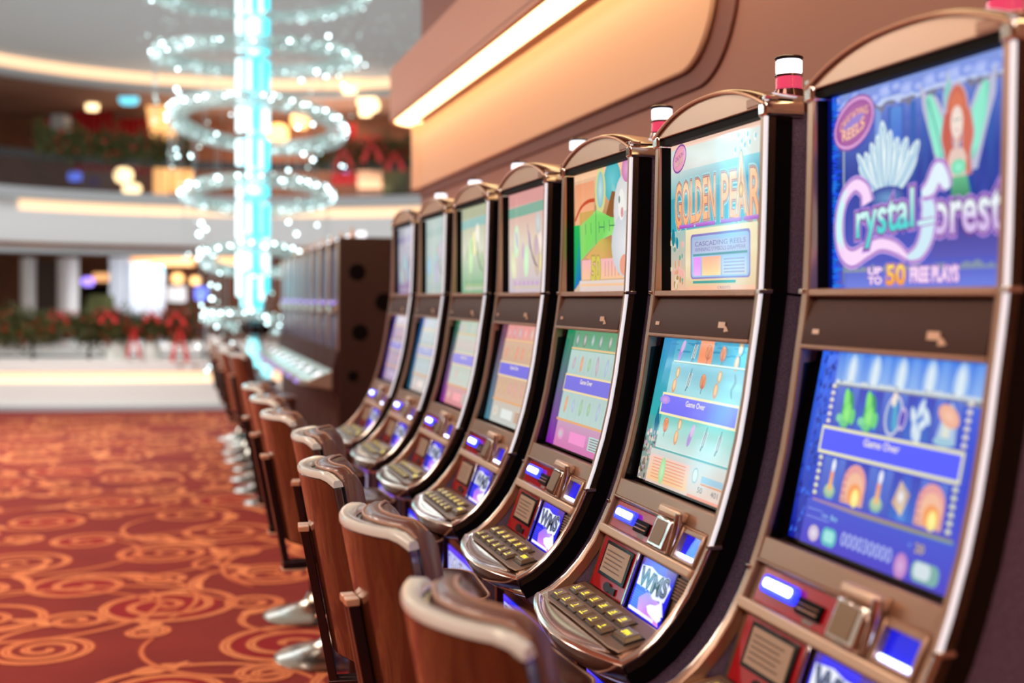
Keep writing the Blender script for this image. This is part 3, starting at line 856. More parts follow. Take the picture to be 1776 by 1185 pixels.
def fish(a, u, v, k):
    if k == 0:      # pink shell spiral
        a.ell(u - .005, v - .02, .028, .06, (0.70, 0.56, 0.84), -20); a.ell(u + .012, v + .03, .026, .045, (0.86, 0.70, 0.88), -25)
    elif k == 1:    # angelfish
        a.ell(u, v, .024, .055, (0.46, 0.56, 0.62), -16)
        for d in (-.014, .002, .018):
            a.line([(u + d + .006, v + .05), (u + d - .010, v - .045)], .008, (0.90, 0.93, 0.90))
        a.line([(u + .012, v + .08), (u, v + .03)], .010, (0.36, 0.45, 0.52)); a.line([(u - .022, v - .075), (u - .008, v - .04)], .014, (0.36, 0.45, 0.52))
    elif k == 2:    # orange scallop
        a.ell(u, v, .044, .050, (0.78, 0.44, 0.32)); a.ell(u, v + .004, .036, .042, (0.96, 0.66, 0.46))
        for d in (-.02, -.007, .007, .02):
            a.line([(u + d, v + .035), (u + d * .3, v - .04)], .007, (0.80, 0.42, 0.30))
        a.line([(u, v - .045), (u - .004, v - .08)], .010, (0.40, 0.46, 0.45))
    elif k == 3:    # seahorse / shell pair
        a.ell(u + .010, v + .045, .034, .042, (0.78, 0.66, 0.50)); a.ell(u - .006, v - .045, .034, .050, (0.86, 0.62, 0.46)); a.ell(u + .010, v + .045, .020, .028, (0.95, 0.82, 0.64)); a.ell(u - .006, v - .04, .020, .034, (0.98, 0.78, 0.56))
    else:           # grey-green seahorse
        a.curve([(u, v + .08), (u + .016, v + .03), (u - .006, v - .02), (u + .012, v - .07)], [.012, .026, .022, .010], (0.45, 0.62, 0.66), 14)


def lower_pearl():
    a = Art(LW, LH, ramp((0.82, 0.84, 0.82), (0.28, 0.66, 0.80), c2=(0.56, 0.80, 0.80), vm=0.45))  # milky tones: haze of reflections on the glass is mixed into the colours
    a.rect(0, 0.45, 0.16, 1, (0.14, 0.68, 0.68), (0.22, 0.58, 0.80))
    a.rect(0, 0.0, 0.16, 0.45, (0.62, 0.60, 0.55), (0.24, 0.66, 0.66))
    r = random.Random(21)
    a.poly([(0.10, 0.52), (0.14, 0.40), (0.11, 0.24), (0.08, 0.42)], (0.05, 0.42, 0.56))
    for i in range(70):
        u, v = r.uniform(0, 0.15), r.uniform(0, 0.34)
        a.ell(u, v, r.uniform(.01, .022), r.uniform(.01, .02), r.choice([(0.52, 0.44, 0.36), (0.78, 0.72, 0.66), (0.90, 0.80, 0.76), (0.36, 0.34, 0.30), (0.70, 0.62, 0.70)]))
    for i in range(26):
        u, v = r.uniform(0.1, 0.9), r.uniform(0.90, 1)
        a.ell(u, v, 0.06, 0.006, (0.18, 0.56, 0.74))
    a.rect(0.16, 0.60, 0.97, 0.83, (0.64, 0.84, 0.86), (0.50, 0.76, 0.84))
    a.rect(0.45, 0.83, 0.60, 0.99, (0.96, 0.52, 0.28), (0.98, 0.66, 0.52))
    rows = [((0, 0.91), (1, 0.91), (2, 0.915), (2, 0.915), (3, 0.91)), ((3, 0.715), (1, 0.72), (2, 0.725), (3, 0.725), (4, 0.72)), ((2, 0.40), (3, 0.38), (0, 0.375), (1, 0.37), (1, 0.365))]
    for j, row in enumerate(rows):
        for i, (k, v) in enumerate(row):
            fish(a, 0.245 + i * 0.155, v, k)
    a.line([(0.18, 0.832), (0.97, 0.835)], 0.016, (0.88, 0.94, 0.88)); a.line([(0.18, 0.828), (0.97, 0.829)], 0.006, (0.45, 0.66, 0.66))
    a.rect(0.16, 0.24, 0.97, 0.47, (0.80, 0.86, 0.84), (0.46, 0.80, 0.76))
    for i, (k, v) in enumerate(rows[2]):
        fish(a, 0.235 + i * 0.152, v, k)
    banner(a, 0.14, 0.480, 0.965, 0.600, (0.48, 0.46, 0.96), (0.97, 0.92, 0.72))
    a.ell(0.17, 0.565, 0.09, 0.03, (0.66, 0.56, 0.93), mid=(0.86, 0.66, 0.90))
    a.line([(0.17, 0.236), (0.97, 0.240)], 0.014, (0.36, 0.66, 0.66)); a.line([(0.17, 0.243), (0.97, 0.247)], 0.004, (0.88, 0.93, 0.90))
    a.rect(0.12, 0.0, 1, 0.228, (0.90, 0.78, 0.72), (0.82, 0.84, 0.82))
    a.rect(0.13, 0.02, 0.60, 0.19, (0.97, 0.78, 0.56), (0.95, 0.80, 0.76))
    for i in range(7):
        a.rect(0.17, 0.04 + i * 0.021, 0.56, 0.047 + i * 0.021, (0.93, 0.62, 0.48))
    a.ell(0.30, 0.10, 0.05, 0.09, (0.66, 0.86, 0.62), mid=(0.80, 0.94, 0.74))
    a.ell(0.67, 0.14, 0.045, 0.05, (0.66, 0.74, 0.74)); a.ell(0.67, 0.14, 0.032, 0.038, (0.88, 0.90, 0.88))
    a.rect(0.74, 0.11, 0.96, 0.15, (0.62, 0.76, 0.84)); a.rect(0.74, 0.095, 0.96, 0.105, (0.88, 0.58, 0.40))
    a.text('50', 0.72, 0.045, 0.77, 0.08, (0.36, 0.36, 0.40)); a.text('401', 0.86, 0.045, 0.93, 0.08, (0.36, 0.36, 0.40)); a.rect(0.62, 0.0, 0.98, 0.018, (0.93, 0.60, 0.50))
    return a


def lower_soft(left, left2, top, body, low, seed, sym, ban=(0.50, 0.48, 0.88)):
    a = Art(LW, LH, ramp(low, top, c2=body, vm=0.5))
    a.rect(0, 0.0, 0.15, 1, left2, left)
    r = random.Random(seed)
    a.rect(0.14, 0.60, 0.97, 0.82, tuple(x * .96 for x in body), body)
    a.rect(0.14, 0.22, 0.97, 0.47, body, tuple(x * .97 for x in body))
    for u in (0.22, 0.36, 0.50, 0.64, 0.80):
        a.ell(u, 0.91, .045, .06, tuple(min(1, x * r.uniform(.8, 1.15)) for x in top), mid=(0.86, 0.82, 0.86))
        for v in (0.71, 0.36):
            c = r.choice(sym)
            a.ell(u + .02, v, .034, r.uniform(.05, .085), c, r.uniform(-15, 15), mid=tuple(min(1, x + .12) for x in c))
        a.line([(u + .09, 0.24), (u + .09, 0.82)], .004, tuple(x * .85 for x in body))
    a.line([(0.14, 0.835), (0.97, 0.835)], .016, (0.92, 0.78, 0.58))
    a.line([(0.12, 0.225), (0.97, 0.225)], .020, (0.90, 0.68, 0.48))
    banner(a, 0.14, 0.48, 0.965, 0.60, ban, (0.95, 0.86, 0.66))
    a.ell(0.25, 0.11, .08, .05, tuple(min(1, x + .08) for x in low), mid=body)
    a.rect(0.42, 0.06, 0.70, 0.15, tuple(min(1, x + .12) for x in low)); a.rect(0.76, 0.05, 0.94, 0.16, body)
    for i in range(5):
        a.rect(0.78, 0.06 + i * .02, 0.92, 0.066 + i * .02, tuple(x * .6 for x in low))
    return a


def logo_art(w_, h_):
    a = Art(w_, h_, ramp((0.10, 0.10, 0.86), (0.42, 0.30, 0.62), c2=(0.20, 0.20, 0.98), vm=0.72))
    a.rect(0.1, 0.80, 0.72, 1.0, (0.22, 0.20, 1.0), (0.32, 0.28, 0.96))
    for i in range(9):
        a.rect(0, 0.06 + i * 0.042, 0.30 + 0.03 * (i % 3), 0.078 + i * 0.042, (0.30, 0.34, 1.0), None)
    a.poly([(0.30, 0.06), (0.95, 0.02), (0.80, 0.40), (0.40, 0.46), (0.22, 0.30)], [(0.88, 0.56, 0.98), (0.95, 0.60, 0.96), (0.86, 0.70, 1.0), (0.60, 0.50, 1.0), (0.74, 0.46, 0.98)])
    a.poly([(0.50, 0.24), (0.58, 0.30), (0.72, 0.33), (0.84, 0.42), (0.97, 0.16), (0.90, 0.08), (0.72, 0.11), (0.58, 0.15)], (1.0, 1.0, 1.0))
    a.poly([(0.78, 0.44), (0.85, 0.46), (0.99, 0.22), (0.93, 0.20)], (1.0, 1.0, 1.0))
    a.rrect(0.02, 0.035, 0.80, 0.095, (1.0, 0.97, 1.0), 0.03)
    a.poly([(0.03, 0.86), (0.32, 0.90), (0.52, 0.84), (0.82, 0.84), (0.96, 0.72), (0.90, 0.44), (0.60, 0.40), (0.42, 0.50), (0.04, 0.50)], (0.97, 0.98, 1.0))
    wp = lambda u, v: (u, v + 0.02 * math.sin(u * 9))
    a.text('WMS', 0.08, 0.50, 0.88, 0.82, (0.50, 0.54, 0.62), ((0.075, (0.62, 0.66, 0.86)), (0.035, (0.10, 0.12, 0.20))), warp=wp, off=-0.012)
    return a


def belly_art(w_, h_):
    a = Art(w_, h_, ramp((0.06, 0.08, 0.80), (0.16, 0.22, 1.0)))
    for i in range(10):
        a.rect(0, i * 0.1, 1, i * 0.1 + 0.035, (0.12, 0.16, 0.92))
    a.poly([(0.02, 0.90), (0.98, 0.90), (0.98, 0.42), (0.6, 0.36), (0.02, 0.42)], (0.70, 0.78, 1.0))
    a.text('WMS', 0.06, 0.48, 0.94, 0.84, (0.93, 0.96, 1.0), ((0.04, (0.16, 0.24, 0.50)),), off=-0.01)
    a.poly([(0.60, 0.30), (0.95, 0.38), (0.99, 0.06), (0.66, 0.10)], (0.98, 0.98, 1.0))
    return a

# ---------------------------------------------------------------- curved slot machine (local x: player's right, -y: towards the player)
W2 = 0.2885
PROF = [(0.0, 1.760), (-0.004, 1.60), (-0.011, 1.395), (-0.014, 1.375), (-0.028, 1.295), (-0.055, 1.12), (-0.100, 0.955),
        (-0.120, 0.905), (-0.142, 0.860), (-0.165, 0.795), (-0.188, 0.735)]


def py(z):
    for (y0, z0), (y1, z1) in zip(PROF, PROF[1:]):
        if z <= z0 and z >= z1:
            return y0 + (y1 - y0) * (z0 - z) / (z0 - z1)
    return PROF[0][0] if z > PROF[0][1] else PROF[-1][0]


def pn(z):
    y0, y1 = py(min(z + 0.004, 1.76)), py(max(z - 0.004, 0.735))
    t = Vector((0, y0 - y1, 0.008)).normalized()
    return Vector((0, -t.z, t.y))           # outward: towards -y


def pp(x, z, o=0.0):
    p = Vector((x, py(z), z)) + pn(z) * o
    return p


def panel(mb, x0, x1, z0, z1, o0, o1, mi=0, n=1):
    """slab lying on the curved front between two heights"""
    for i in range(n):
        a, b = z0 + (z1 - z0) * i / n, z0 + (z1 - z0) * (i + 1) / n
        mb.hexa([pp(x0, a, o0), pp(x1, a, o0), pp(x1, a, o1), pp(x0, a, o1)], [pp(x0, b, o0), pp(x1, b, o0), pp(x1, b, o1), pp(x0, b, o1)], mi)


# smooth outline of the side rails, from the top down to the corner of the button deck
RAIL = [(0.0, 1.758), (-0.002, 1.68), (-0.005, 1.56), (-0.008, 1.47), (-0.012, 1.39), (-0.020, 1.33), (-0.030, 1.265), (-0.041, 1.19), (-0.056, 1.11), (-0.074, 1.035),
        (-0.097, 0.960), (-0.115, 0.910), (-0.136, 0.865), (-0.160, 0.820), (-0.190, 0.779), (-0.222, 0.745), (-0.257, 0.718), (-0.292, 0.702)]


def rail_ribbon(mb, x0, x1, o0, o1, mi=0, i0=0, i1=None):
    pts = RAIL[i0:i1]
    secs = []
    for i, (y, z) in enumerate(pts):
        a, b = pts[max(i - 1, 0)], pts[min(i + 1, len(pts) - 1)]
        t = Vector((0, b[0] - a[0], b[1] - a[1])).normalized()
        n = Vector((0, t.z, -t.y))
        if n.y > 0:
            n = -n
        p = Vector((0, y, z))
        secs.append([p + n * o0 + Vector((x0, 0, 0)), p + n * o0 + Vector((x1, 0, 0)), p + n * o1 + Vector((x1, 0, 0)), p + n * o1 + Vector((x0, 0, 0))])
    mb.sweep(secs, mi)


def lip_y(x):
    return -0.292 - 0.052 * (1 - (x / W2) ** 2)


def deck_pt(x, y, o=0.0):
    """point on the sloping button deck"""
    t = (-0.188 - y) / 0.157
    return Vector((x, y - o * 0.22, 0.735 - 0.035 * t + o * 0.97))


def arch_z(x):
    t = x / W2
    return 1.749 + 0.054 * (1 - abs(t) ** 2.3)


def make_machine():
    root = empty('slot_machine', (0, 0, 0))
    # cabinet: two curved cheeks, back box, belly
    mb = MB()
    side = [(0.004, 1.735)] + [(y + 0.010, z) for y, z in RAIL[3:]] + [(-0.276, 0.664), (-0.215, 0.60), (-0.198, 0.54), (-0.198, -0.12), (0.46, -0.12), (0.46, 1.715), (0.22, 1.735)]
    for x0, x1 in ((-0.284, -0.2665), (0.2665, 0.284)):
        mb.prism([(x0, y, z) for y, z in side], (x1 - x0, 0, 0))
    mb.box(-0.256, 0.256, 0.06, 0.455, -0.12, 1.71)
    mb.prism([(-0.256, y, z) for y, z in ((-0.262, 0.672), (-0.205, 0.60), (-0.188, 0.54), (-0.188, -0.12), (0.06, -0.12), (0.06, 0.672))], (0.512, 0, 0))
    for sx in (-1, 1):      # seam between the two cabinet halves
        x = sx * 0.2845
        mb.prism([(x, y, z) for y, z in ((-0.002, 1.392), (0.06, 1.386), (0.30, 1.362), (0.30, 1.358), (0.06, 1.382), (-0.002, 1.388))], (sx * 0.0008, 0, 0), 1)
    mb.build('cabinet', ['fabric', 'black'], root)
    # glossy black bands beside the rails
    for sx in (-1, 1):
        mb = MB()
        x0, x1 = sorted((sx * 0.2835, sx * 0.2875))
        rail_ribbon(mb, x0, x1, -0.052, -0.002)
        mb.build('side_band', ['black_gloss'], root)
        mb = MB()
        rail_ribbon(mb, *sorted((sx * 0.264, sx * 0.2875)), -0.020, 0.004)
        mb.build('side_frame', ['bronze'], root, bevel=0.0025)
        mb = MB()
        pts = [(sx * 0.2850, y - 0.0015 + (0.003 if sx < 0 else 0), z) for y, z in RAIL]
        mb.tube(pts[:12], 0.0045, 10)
        o = mb.build('edge_strip', ['edge_glint' if sx > 0 else 'champagne'], root)  # only the near side glows, as chrome catching bright surroundings
        mb = MB()
        mb.tube(pts[11:], 0.0058, 10)
        mb.build('chrome_rail', ['chrome'], root)
        for z in (1.388, 0.912, 1.752):
            i = min(range(len(RAIL)), key=lambda k: abs(RAIL[k][1] - z))
            y = RAIL[i][0]
            mb = MB()
            mb.box(sx * 0.2850 - 0.007, sx * 0.2850 + 0.007, y - 0.008, y + 0.02, RAIL[i][1] - 0.004, RAIL[i][1] + 0.004)
            mb.build('rail_collar', ['chrome'], root, bevel=0.001)
    # top: arched plate, domed cap, chrome shoulders
    xs = [-W2 + 2 * W2 * i / 28 for i in range(29)]
    mb = MB()
    mb.prism([(x, -0.004, arch_z(x) - 0.006) for x in xs] + [(W2 - 0.02, -0.004, 1.744), (-W2 + 0.02, -0.004, 1.744)], (0, 0.030, 0))
    mb.box(0.205, 0.262, -0.0065, 0.0, 1.747, 1.764, 1)
    mb.build('arch_plate', ['champagne', 'ledge'], root, bevel=0.0015)
    mb = MB()
    secs = []
    for x in xs:
        z = arch_z(x)
        secs.append([(x, -0.008, z - 0.007), (x, -0.010, z - 0.002), (x, -0.004, z + 0.003), (x, 0.02, z + 0.006), (x, 0.12, z - 0.002), (x, 0.215, z - 0.010), (x, 0.215, z - 0.020), (x, 0.02, z - 0.010)])
    mb.sweep(secs)
    mb.build('top_cap', ['cap_bronze'], root)
    mb = MB()
    mb.tube([(x, -0.009, arch_z(x) - 0.003) for x in xs], 0.0034, 8)
    mb.build('cap_edge', ['champagne'], root)
    for sx in (-1, 1):
        mb = MB()
        x0, x1 = sorted((sx * 0.262, sx * 0.294))
        mb.box(x0, x1, -0.010, 0.075, 1.722, 1.752)
        mb.build('shoulder_block', ['chrome'], root, bevel=0.006, seg=3)
    # candle lamp
    mb = MB()
    mb.lathe([(0.060, 1.755), (0.056, 1.778), (0.040, 1.792), (0.033, 1.812), (0.031, 1.824)], (0, 0.19, 0), 24)
    lamp = mb.build('signal_lamp', ['cap_bronze'], root)
    for nm, z0, z1, r_, mt in (('red_lens', 1.824, 1.852, 0.0285, 'red_lit'), ('lens_ring', 1.852, 1.859, 0.031, 'chrome'), ('white_lens', 1.859, 1.889, 0.0285, 'white_lit'), ('lamp_cap', 1.889, 1.897, 0.0305, 'dark_metal')):
        mb = MB()
        mb.lathe([(r_ * 0.9, z0), (r_, z0 + 0.003), (r_, z1 - 0.003), (r_ * 0.85, z1)], (0, 0.19, 0), 24)
        mb.build(nm, [mt], lamp)
    # upper screen bezel
    mb = MB()
    mb.box(-0.264, 0.264, 0.027, 0.040, 1.388, 1.744)
    mb.box(-0.264, 0.264, 0.002, 0.030, 1.727, 1.7435)
    for sx in (-1, 1):
        mb.box(*sorted((sx * 0.2655, sx * 0.2635)), 0.002, 0.03, 1.388, 1.7435)
    mb.build('upper_bezel', ['black'], root)
    # bronze ledges and brown middle band
    mb = MB()
    panel(mb, -0.264, 0.264, 1.381, 1.394, -0.03, 0.004, 0)
    panel(mb, -0.264, 0.264, 1.290, 1.298, -0.02, 0.004, 0)
    mb.build('band_ledge', ['ledge'], root, bevel=0.002)
    mb = MB()
    n = 8
    secs = []
    for i in range(n + 1):
        z = 1.298 + (1.381 - 1.298) * i / n
        o = 0.003 - 0.012 * (i / n) ** 2
        secs.append([pp(-0.262, z, o), pp(0.262, z, o), pp(0.262, z, -0.03), pp(-0.262, z, -0.03)])
    mb.sweep(secs)
    band = mb.build('middle_band', ['band_brown'], root)
    mb = MB()
    panel(mb, -0.228, -0.205, 1.316, 1.324, 0.003, 0.0036)
    mb.build('band_mark', ['bracket_cap'], band)
    mb = MB()
    panel(mb, 0.118, 0.150, 1.317, 1.329, 0.003, 0.0038)
    mb.hexa([pp(0.148, 1.309, 0.003), pp(0.170, 1.311, 0.003), pp(0.170, 1.311, 0.004), pp(0.148, 1.309, 0.004)], [pp(0.150, 1.320, 0.003), pp(0.156, 1.321, 0.003), pp(0.156, 1.321, 0.004), pp(0.150, 1.320, 0.004)])
    mb.build('band_mark', ['bracket_cap'], band)
    # lower screen bezel (tilted plane behind the screen)
    mb = MB()
    a_, b_ = Vector((0, 0.004, 1.294)), Vector((0, -0.066, 0.964))
    mb.hexa([(-0.264, b_.y, b_.z), (0.264, b_.y, b_.z), (0.264, b_.y + 0.012, b_.z), (-0.264, b_.y + 0.012, b_.z)],
            [(-0.264, a_.y, a_.z), (0.264, a_.y, a_.z), (0.264, a_.y + 0.012, a_.z), (-0.264, a_.y + 0.012, a_.z)])
    for sx in (-1, 1):
        mb2 = [(y + 0.006, z) for y, z in RAIL if 0.95 < z < 1.30]
        x = sx * 0.264
        mb.prism([(x, y, z) for y, z in mb2] + [(x, b_.y + 0.01, 0.962), (x, a_.y + 0.01, 1.27)], (-sx * 0.0025, 0, 0))
    mb.build('lower_bezel', ['black_gloss'], root)
    # bronze apron under the lower screen
    mb = MB()
    panel(mb, -0.264, 0.264, 0.928, 0.966, -0.045, 0.000, 0)
    panel(mb, -0.264, 0.264, 0.924, 0.9285, -0.02, 0.004, 0)
    mb.build('screen_apron', ['bronze'], root, bevel=0.002)
    # upper control row
    mb = MB()
    panel(mb, -0.262, 0.262, 0.862, 0.926, -0.02, -0.010, 0)
    mb.build('control_plate', ['satin_steel'], root)
    mb = MB()
    panel(mb, -0.236, 0.036, 0.866, 0.921, -0.010, -0.004, 0)
    cr = mb.build('card_panel', ['red_glass'], root, bevel=0.002)
    mb = MB()
    P = [pp(x, z, -0.002) for x, z in roundrect(-0.212, 0.884, -0.092, 0.911, 0.010)]
    mb.prism(P, pn(0.9) * 0.010)
    bl = mb.build('card_light', ['blue_lit'], cr, bevel=0.003)
    mb = MB()
    P = [pp(x, z, 0.006) for x, z in roundrect(-0.200, 0.892, -0.104, 0.906, 0.006)]
    mb.prism(P, pn(0.9) * 0.005)
    mb.build('light_core', ['blue_white'], bl, bevel=0.002)
    mb = MB()
    panel(mb, -0.088, -0.012, 0.878, 0.902, -0.004, 0.003, 0)
    panel(mb, -0.082, -0.018, 0.884, 0.887, 0.003, 0.005, 1)
    panel(mb, -0.082, -0.018, 0.892, 0.894, 0.003, 0.005, 1)
    mb.build('card_slot', ['black', 'ledge'], cr, bevel=0.001)
    mb = MB()
    panel(mb, -0.064, -0.030, 0.8690, 0.8755, -0.004, -0.0035, 0)
    mb.build('sticker', ['lcd_line'], cr)
    # bill acceptor with lit beige cap
    mb = MB()
    panel(mb, 0.042, 0.128, 0.866, 0.928, -0.01, 0.018, 0)
    ba = mb.build('bill_acceptor', ['chrome'], root, bevel=0.005, seg=3)
    mb = MB()
    panel(mb, 0.052, 0.110, 0.874, 0.921, 0.0182, 0.0195, 0)
    mb.build('acceptor_window', ['amber_window'], ba, bevel=0.002)
    mb = MB()
    panel(mb, 0.045, 0.152, 0.930, 0.950, -0.002, 0.024, 0)
    mb.build('acceptor_cap', ['champagne'], ba, bevel=0.007, seg=3)
    mb = MB()
    mb.tube([pp(0.148, 0.944, 0.020), pp(0.141, 0.925, 0.012), pp(0.139, 0.90, 0.008), pp(0.138, 0.868, 0.004)], [0.007, 0.010, 0.010, 0.008], 12)
    mb.build('acceptor_post', ['chrome'], ba)
    # ticket slot
    mb = MB()
    for a in ((0.150, 0.160, 0.866, 0.925), (0.252, 0.262, 0.866, 0.925), (0.160, 0.252, 0.915, 0.925), (0.160, 0.252, 0.866, 0.872)):
        panel(mb, *a, -0.010, 0.006, 0)
    tk = mb.build('ticket_slot', ['bronze'], root, bevel=0.002)
    mb = MB()
    panel(mb, 0.160, 0.252, 0.872, 0.915, -0.010, -0.007, 0)
    mb.build('slot_glow', ['blue_deep'], tk)
    mb = MB()
    panel(mb, 0.168, 0.246, 0.8735, 0.880, -0.007, 0.004, 0)
    mb.build('slot_lip', ['blue_white'], tk, bevel=0.002)
    # crossbar
    mb = MB()
    panel(mb, -0.266, 0.262, 0.846, 0.8645, -0.02, 0.008, 0)
    mb.build('crossbar', ['champagne'], root, bevel=0.004, seg=3)
    # lower control face
    mb = MB()
    panel(mb, -0.262, 0.262, 0.728, 0.850, -0.022, -0.012, 0, 3)
    mb.build('lower_plate', ['bronze'], root)
    mb = MB()
    panel(mb, -0.236, -0.016, 0.736, 0.845, -0.012, -0.005, 0)
    rp = mb.build('player_panel', ['red_glass'], root, bevel=0.002)
    mb = MB()
    panel(mb, -0.204, -0.040, 0.766, 0.838, -0.005, -0.001, 0)
    fr_ = mb.build('display_frame', ['black_gloss'], rp, bevel=0.0015)
    mb = MB()
    panel(mb, -0.192, -0.052, 0.773, 0.831, -0.001, 0.0005, 0)
    for i in range(5):
        z = 0.782 + i * 0.009
        panel(mb, -0.182, -0.075 - 0.01 * (i % 2), z, z + 0.003, 0.0005, 0.0009, 1)
    mb.build('player_display', ['lcd_beige', 'lcd_line'], fr_)
    mb = MB()
    mb.prism([pp(-0.125 + 0.022 * math.cos(a), 0.751 + 0.010 * math.sin(a), -0.005) for a in [2 * PI * k / 10 for k in range(10)]], pn(0.75) * 0.004)
    panel(mb, -0.105, -0.075, 0.742, 0.756, -0.005, -0.001, 0)
    mb.build('emblem', ['dark_metal'], rp)
    mb = MB()
    panel(mb, -0.015, -0.006, 0.734, 0.846, -0.012, 0.002, 0)
    mb.build('divider', ['chrome'], root, bevel=0.002)
    mb = MB()
    panel(mb, -0.002, 0.190, 0.732, 0.8445, -0.012, -0.0075, 0)
    lf = mb.build('logo_frame', ['black_gloss'], root, bevel=0.001)
    w_, z0, z1 = 0.180, 0.7355, 0.8415
    h_ = (pp(0, z1) - pp(0, z0)).length
    p0 = pp(0.004, z0, -0.007)
    ez = (pp(0.004, z1, -0.007) - p0).normalized()
    en = pn(0.79)
    logo_art(w_, h_).build('logo_display', lf, lambda x, y, k: p0 + Vector((x, 0, 0)) + ez * y + en * k)
    mb = MB()
    panel(mb, 0.194, 0.252, 0.795, 0.840, -0.012, -0.009, 0)
    for i in range(7):
        z = 0.799 + i * 0.006
        panel(mb, 0.196, 0.250, z, z + 0.0025, -0.009, -0.005, 1)
    mb.build('speaker_grille', ['grille', 'ledge'], root)
    # button deck
    mb = MB()
    N = 24
    xs2 = [-0.262 + 0.524 * i / N for i in range(N + 1)]
    secs = []
    for x in xs2:
        yl = lip_y(x) + 0.012
        ys = [-0.186, -0.20, -0.24, -0.278, -0.290, yl]
        dz = [0, 0, 0, 0, -0.004, -0.001]
        top = [deck_pt(x, max(y, yl), d) for y, d in zip(ys, dz)]
        secs.append([Vector((x, -0.186, 0.68))] + top + [Vector((x, yl, 0.68))])
    mb.sweep(secs)
    mb.build('button_deck', ['rosy_chrome'], root)
    mb = MB()
    pl = [(-0.242, -0.190), (0.246, -0.190), (0.246, -0.285), (0.20, -0.291), (-0.20, -0.291), (-0.246, -0.278)]
    mb.prism([deck_pt(x, y, 0.0005) for x, y in pl], (0, -0.0006, 0.0035))
    bp = mb.build('button_plate', ['satin_steel'], root, bevel=0.0012)
    caps = ['1', '2', '3', '5', '7', '9']
    for row, y in ((0, -0.2215), (1, -0.2640)):
        for i in range(6):
            x = -0.187 + i * 0.0592 + (0.0 if row else 0.0)
            hx, hy = 0.0235, 0.0150
            mb = MB()
            mb.hexa([deck_pt(x - hx, y - hy, 0.003), deck_pt(x + hx, y - hy, 0.003), deck_pt(x + hx, y + hy, 0.003), deck_pt(x - hx, y + hy, 0.003)],
                    [deck_pt(x - hx * .86, y - hy * .82, 0.013), deck_pt(x + hx * .86, y - hy * .82, 0.013), deck_pt(x + hx * .86, y + hy * .82, 0.013), deck_pt(x - hx * .86, y + hy * .82, 0.013)], 0)
            mb.hexa([deck_pt(x - hx * 1.12, y - hy * 1.18, 0.002), deck_pt(x + hx * 1.12, y - hy * 1.18, 0.002), deck_pt(x + hx * 1.12, y + hy * 1.18, 0.002), deck_pt(x - hx * 1.12, y + hy * 1.18, 0.002)],
                    [deck_pt(x - hx * 1.12, y - hy * 1.18, 0.006), deck_pt(x + hx * 1.12, y - hy * 1.18, 0.006), deck_pt(x + hx * 1.12, y + hy * 1.18, 0.006), deck_pt(x - hx * 1.12, y + hy * 1.18, 0.006)], 1)
            vs, fs = glyphs(caps[i] if row else str(5 * (i + 1)), 0.02)
            wd = max(p[0] for p in vs)
            s_ = 0.0155
            mb.add([deck_pt(x + (p[0] - wd / 2) * s_, y + (p[1] - 0.38) * s_ * 0.9, 0.0134) for p in vs], fs, 2)
            mb.add([deck_pt(x + dx, y - 0.0095 + dy, 0.0134) for dx, dy in ((-.010, -.0012), (.010, -.0012), (.010, .0012), (-.010, .0012))], [(0, 1, 2, 3)], 2)
            mb.build('play_button', ['button', 'button_rim', 'button_glow'], bp, bevel=0.0012, smooth=False)
    mb = MB()
    x, y, hx, hy = 0.192, -0.246, 0.0345, 0.0195
    mb.hexa([deck_pt(x - hx, y - hy, 0.003), deck_pt(x + hx, y - hy, 0.003), deck_pt(x + hx, y + hy, 0.003), deck_pt(x - hx, y + hy, 0.003)],
            [deck_pt(x - hx * .86, y - hy * .82, 0.015), deck_pt(x + hx * .86, y - hy * .82, 0.015), deck_pt(x + hx * .86, y + hy * .82, 0.015), deck_pt(x - hx * .86, y + hy * .82, 0.015)], 0)
    mb.hexa([deck_pt(x - hx * 1.1, y - hy * 1.12, 0.002), deck_pt(x + hx * 1.1, y - hy * 1.12, 0.002), deck_pt(x + hx * 1.1, y + hy * 1.12, 0.002), deck_pt(x - hx * 1.1, y + hy * 1.12, 0.002)],
            [deck_pt(x - hx * 1.1, y - hy * 1.12, 0.007), deck_pt(x + hx * 1.1, y - hy * 1.12, 0.007), deck_pt(x + hx * 1.1, y + hy * 1.12, 0.007), deck_pt(x - hx * 1.1, y + hy * 1.12, 0.007)], 1)
    vs, fs = glyphs('SPIN', 0.03)
    wd = max(p[0] for p in vs)
    mb.add([deck_pt(x + (p[0] - wd / 2) * 0.017, y + (p[1] - 0.36) * 0.017, 0.0154) for p in vs], fs, 2)
    mb.build('spin_button', ['button', 'button_rim', 'button_glow'], bp, bevel=0.0015, smooth=False)
    # chrome rim of the deck
    mb = MB()
    secs = []
    xs3 = [-W2 + 2 * W2 * i / 32 for i in range(33)]
    for x in xs3:
        y = lip_y(x)
        t = 1 - (x / W2) ** 2
        zt = 0.706 - 0.006 * t
        secs.append([(x * 0.985, y + 0.014, zt - 0.004), (x * 0.99, y + 0.010, zt + 0.003), (x, y + 0.002, zt + 0.003), (x * 1.005, y - 0.004, zt - 0.003), (x * 1.0, y + 0.001, zt - 0.016), (x * 0.975, y + 0.014, zt - 0.040), (x * 0.93, y + 0.040, zt - 0.056), (x * 0.93, y + 0.044, zt - 0.040)])
    mb.sweep(secs)
    mb.build('deck_rim', ['rosy_chrome'], root, angle=50)
    # belly
    mb = MB()
    mb.box(-0.250, 0.250, -0.200, -0.187, -0.04, 0.585)
    bd = mb.build('belly_door', ['black_gloss'], root, bevel=0.003)
    belly_art(0.40, 0.19).build('belly_glass', bd, lambda x, y, k: Vector((-0.20 + x, -0.2015 - k, 0.365 + y)))
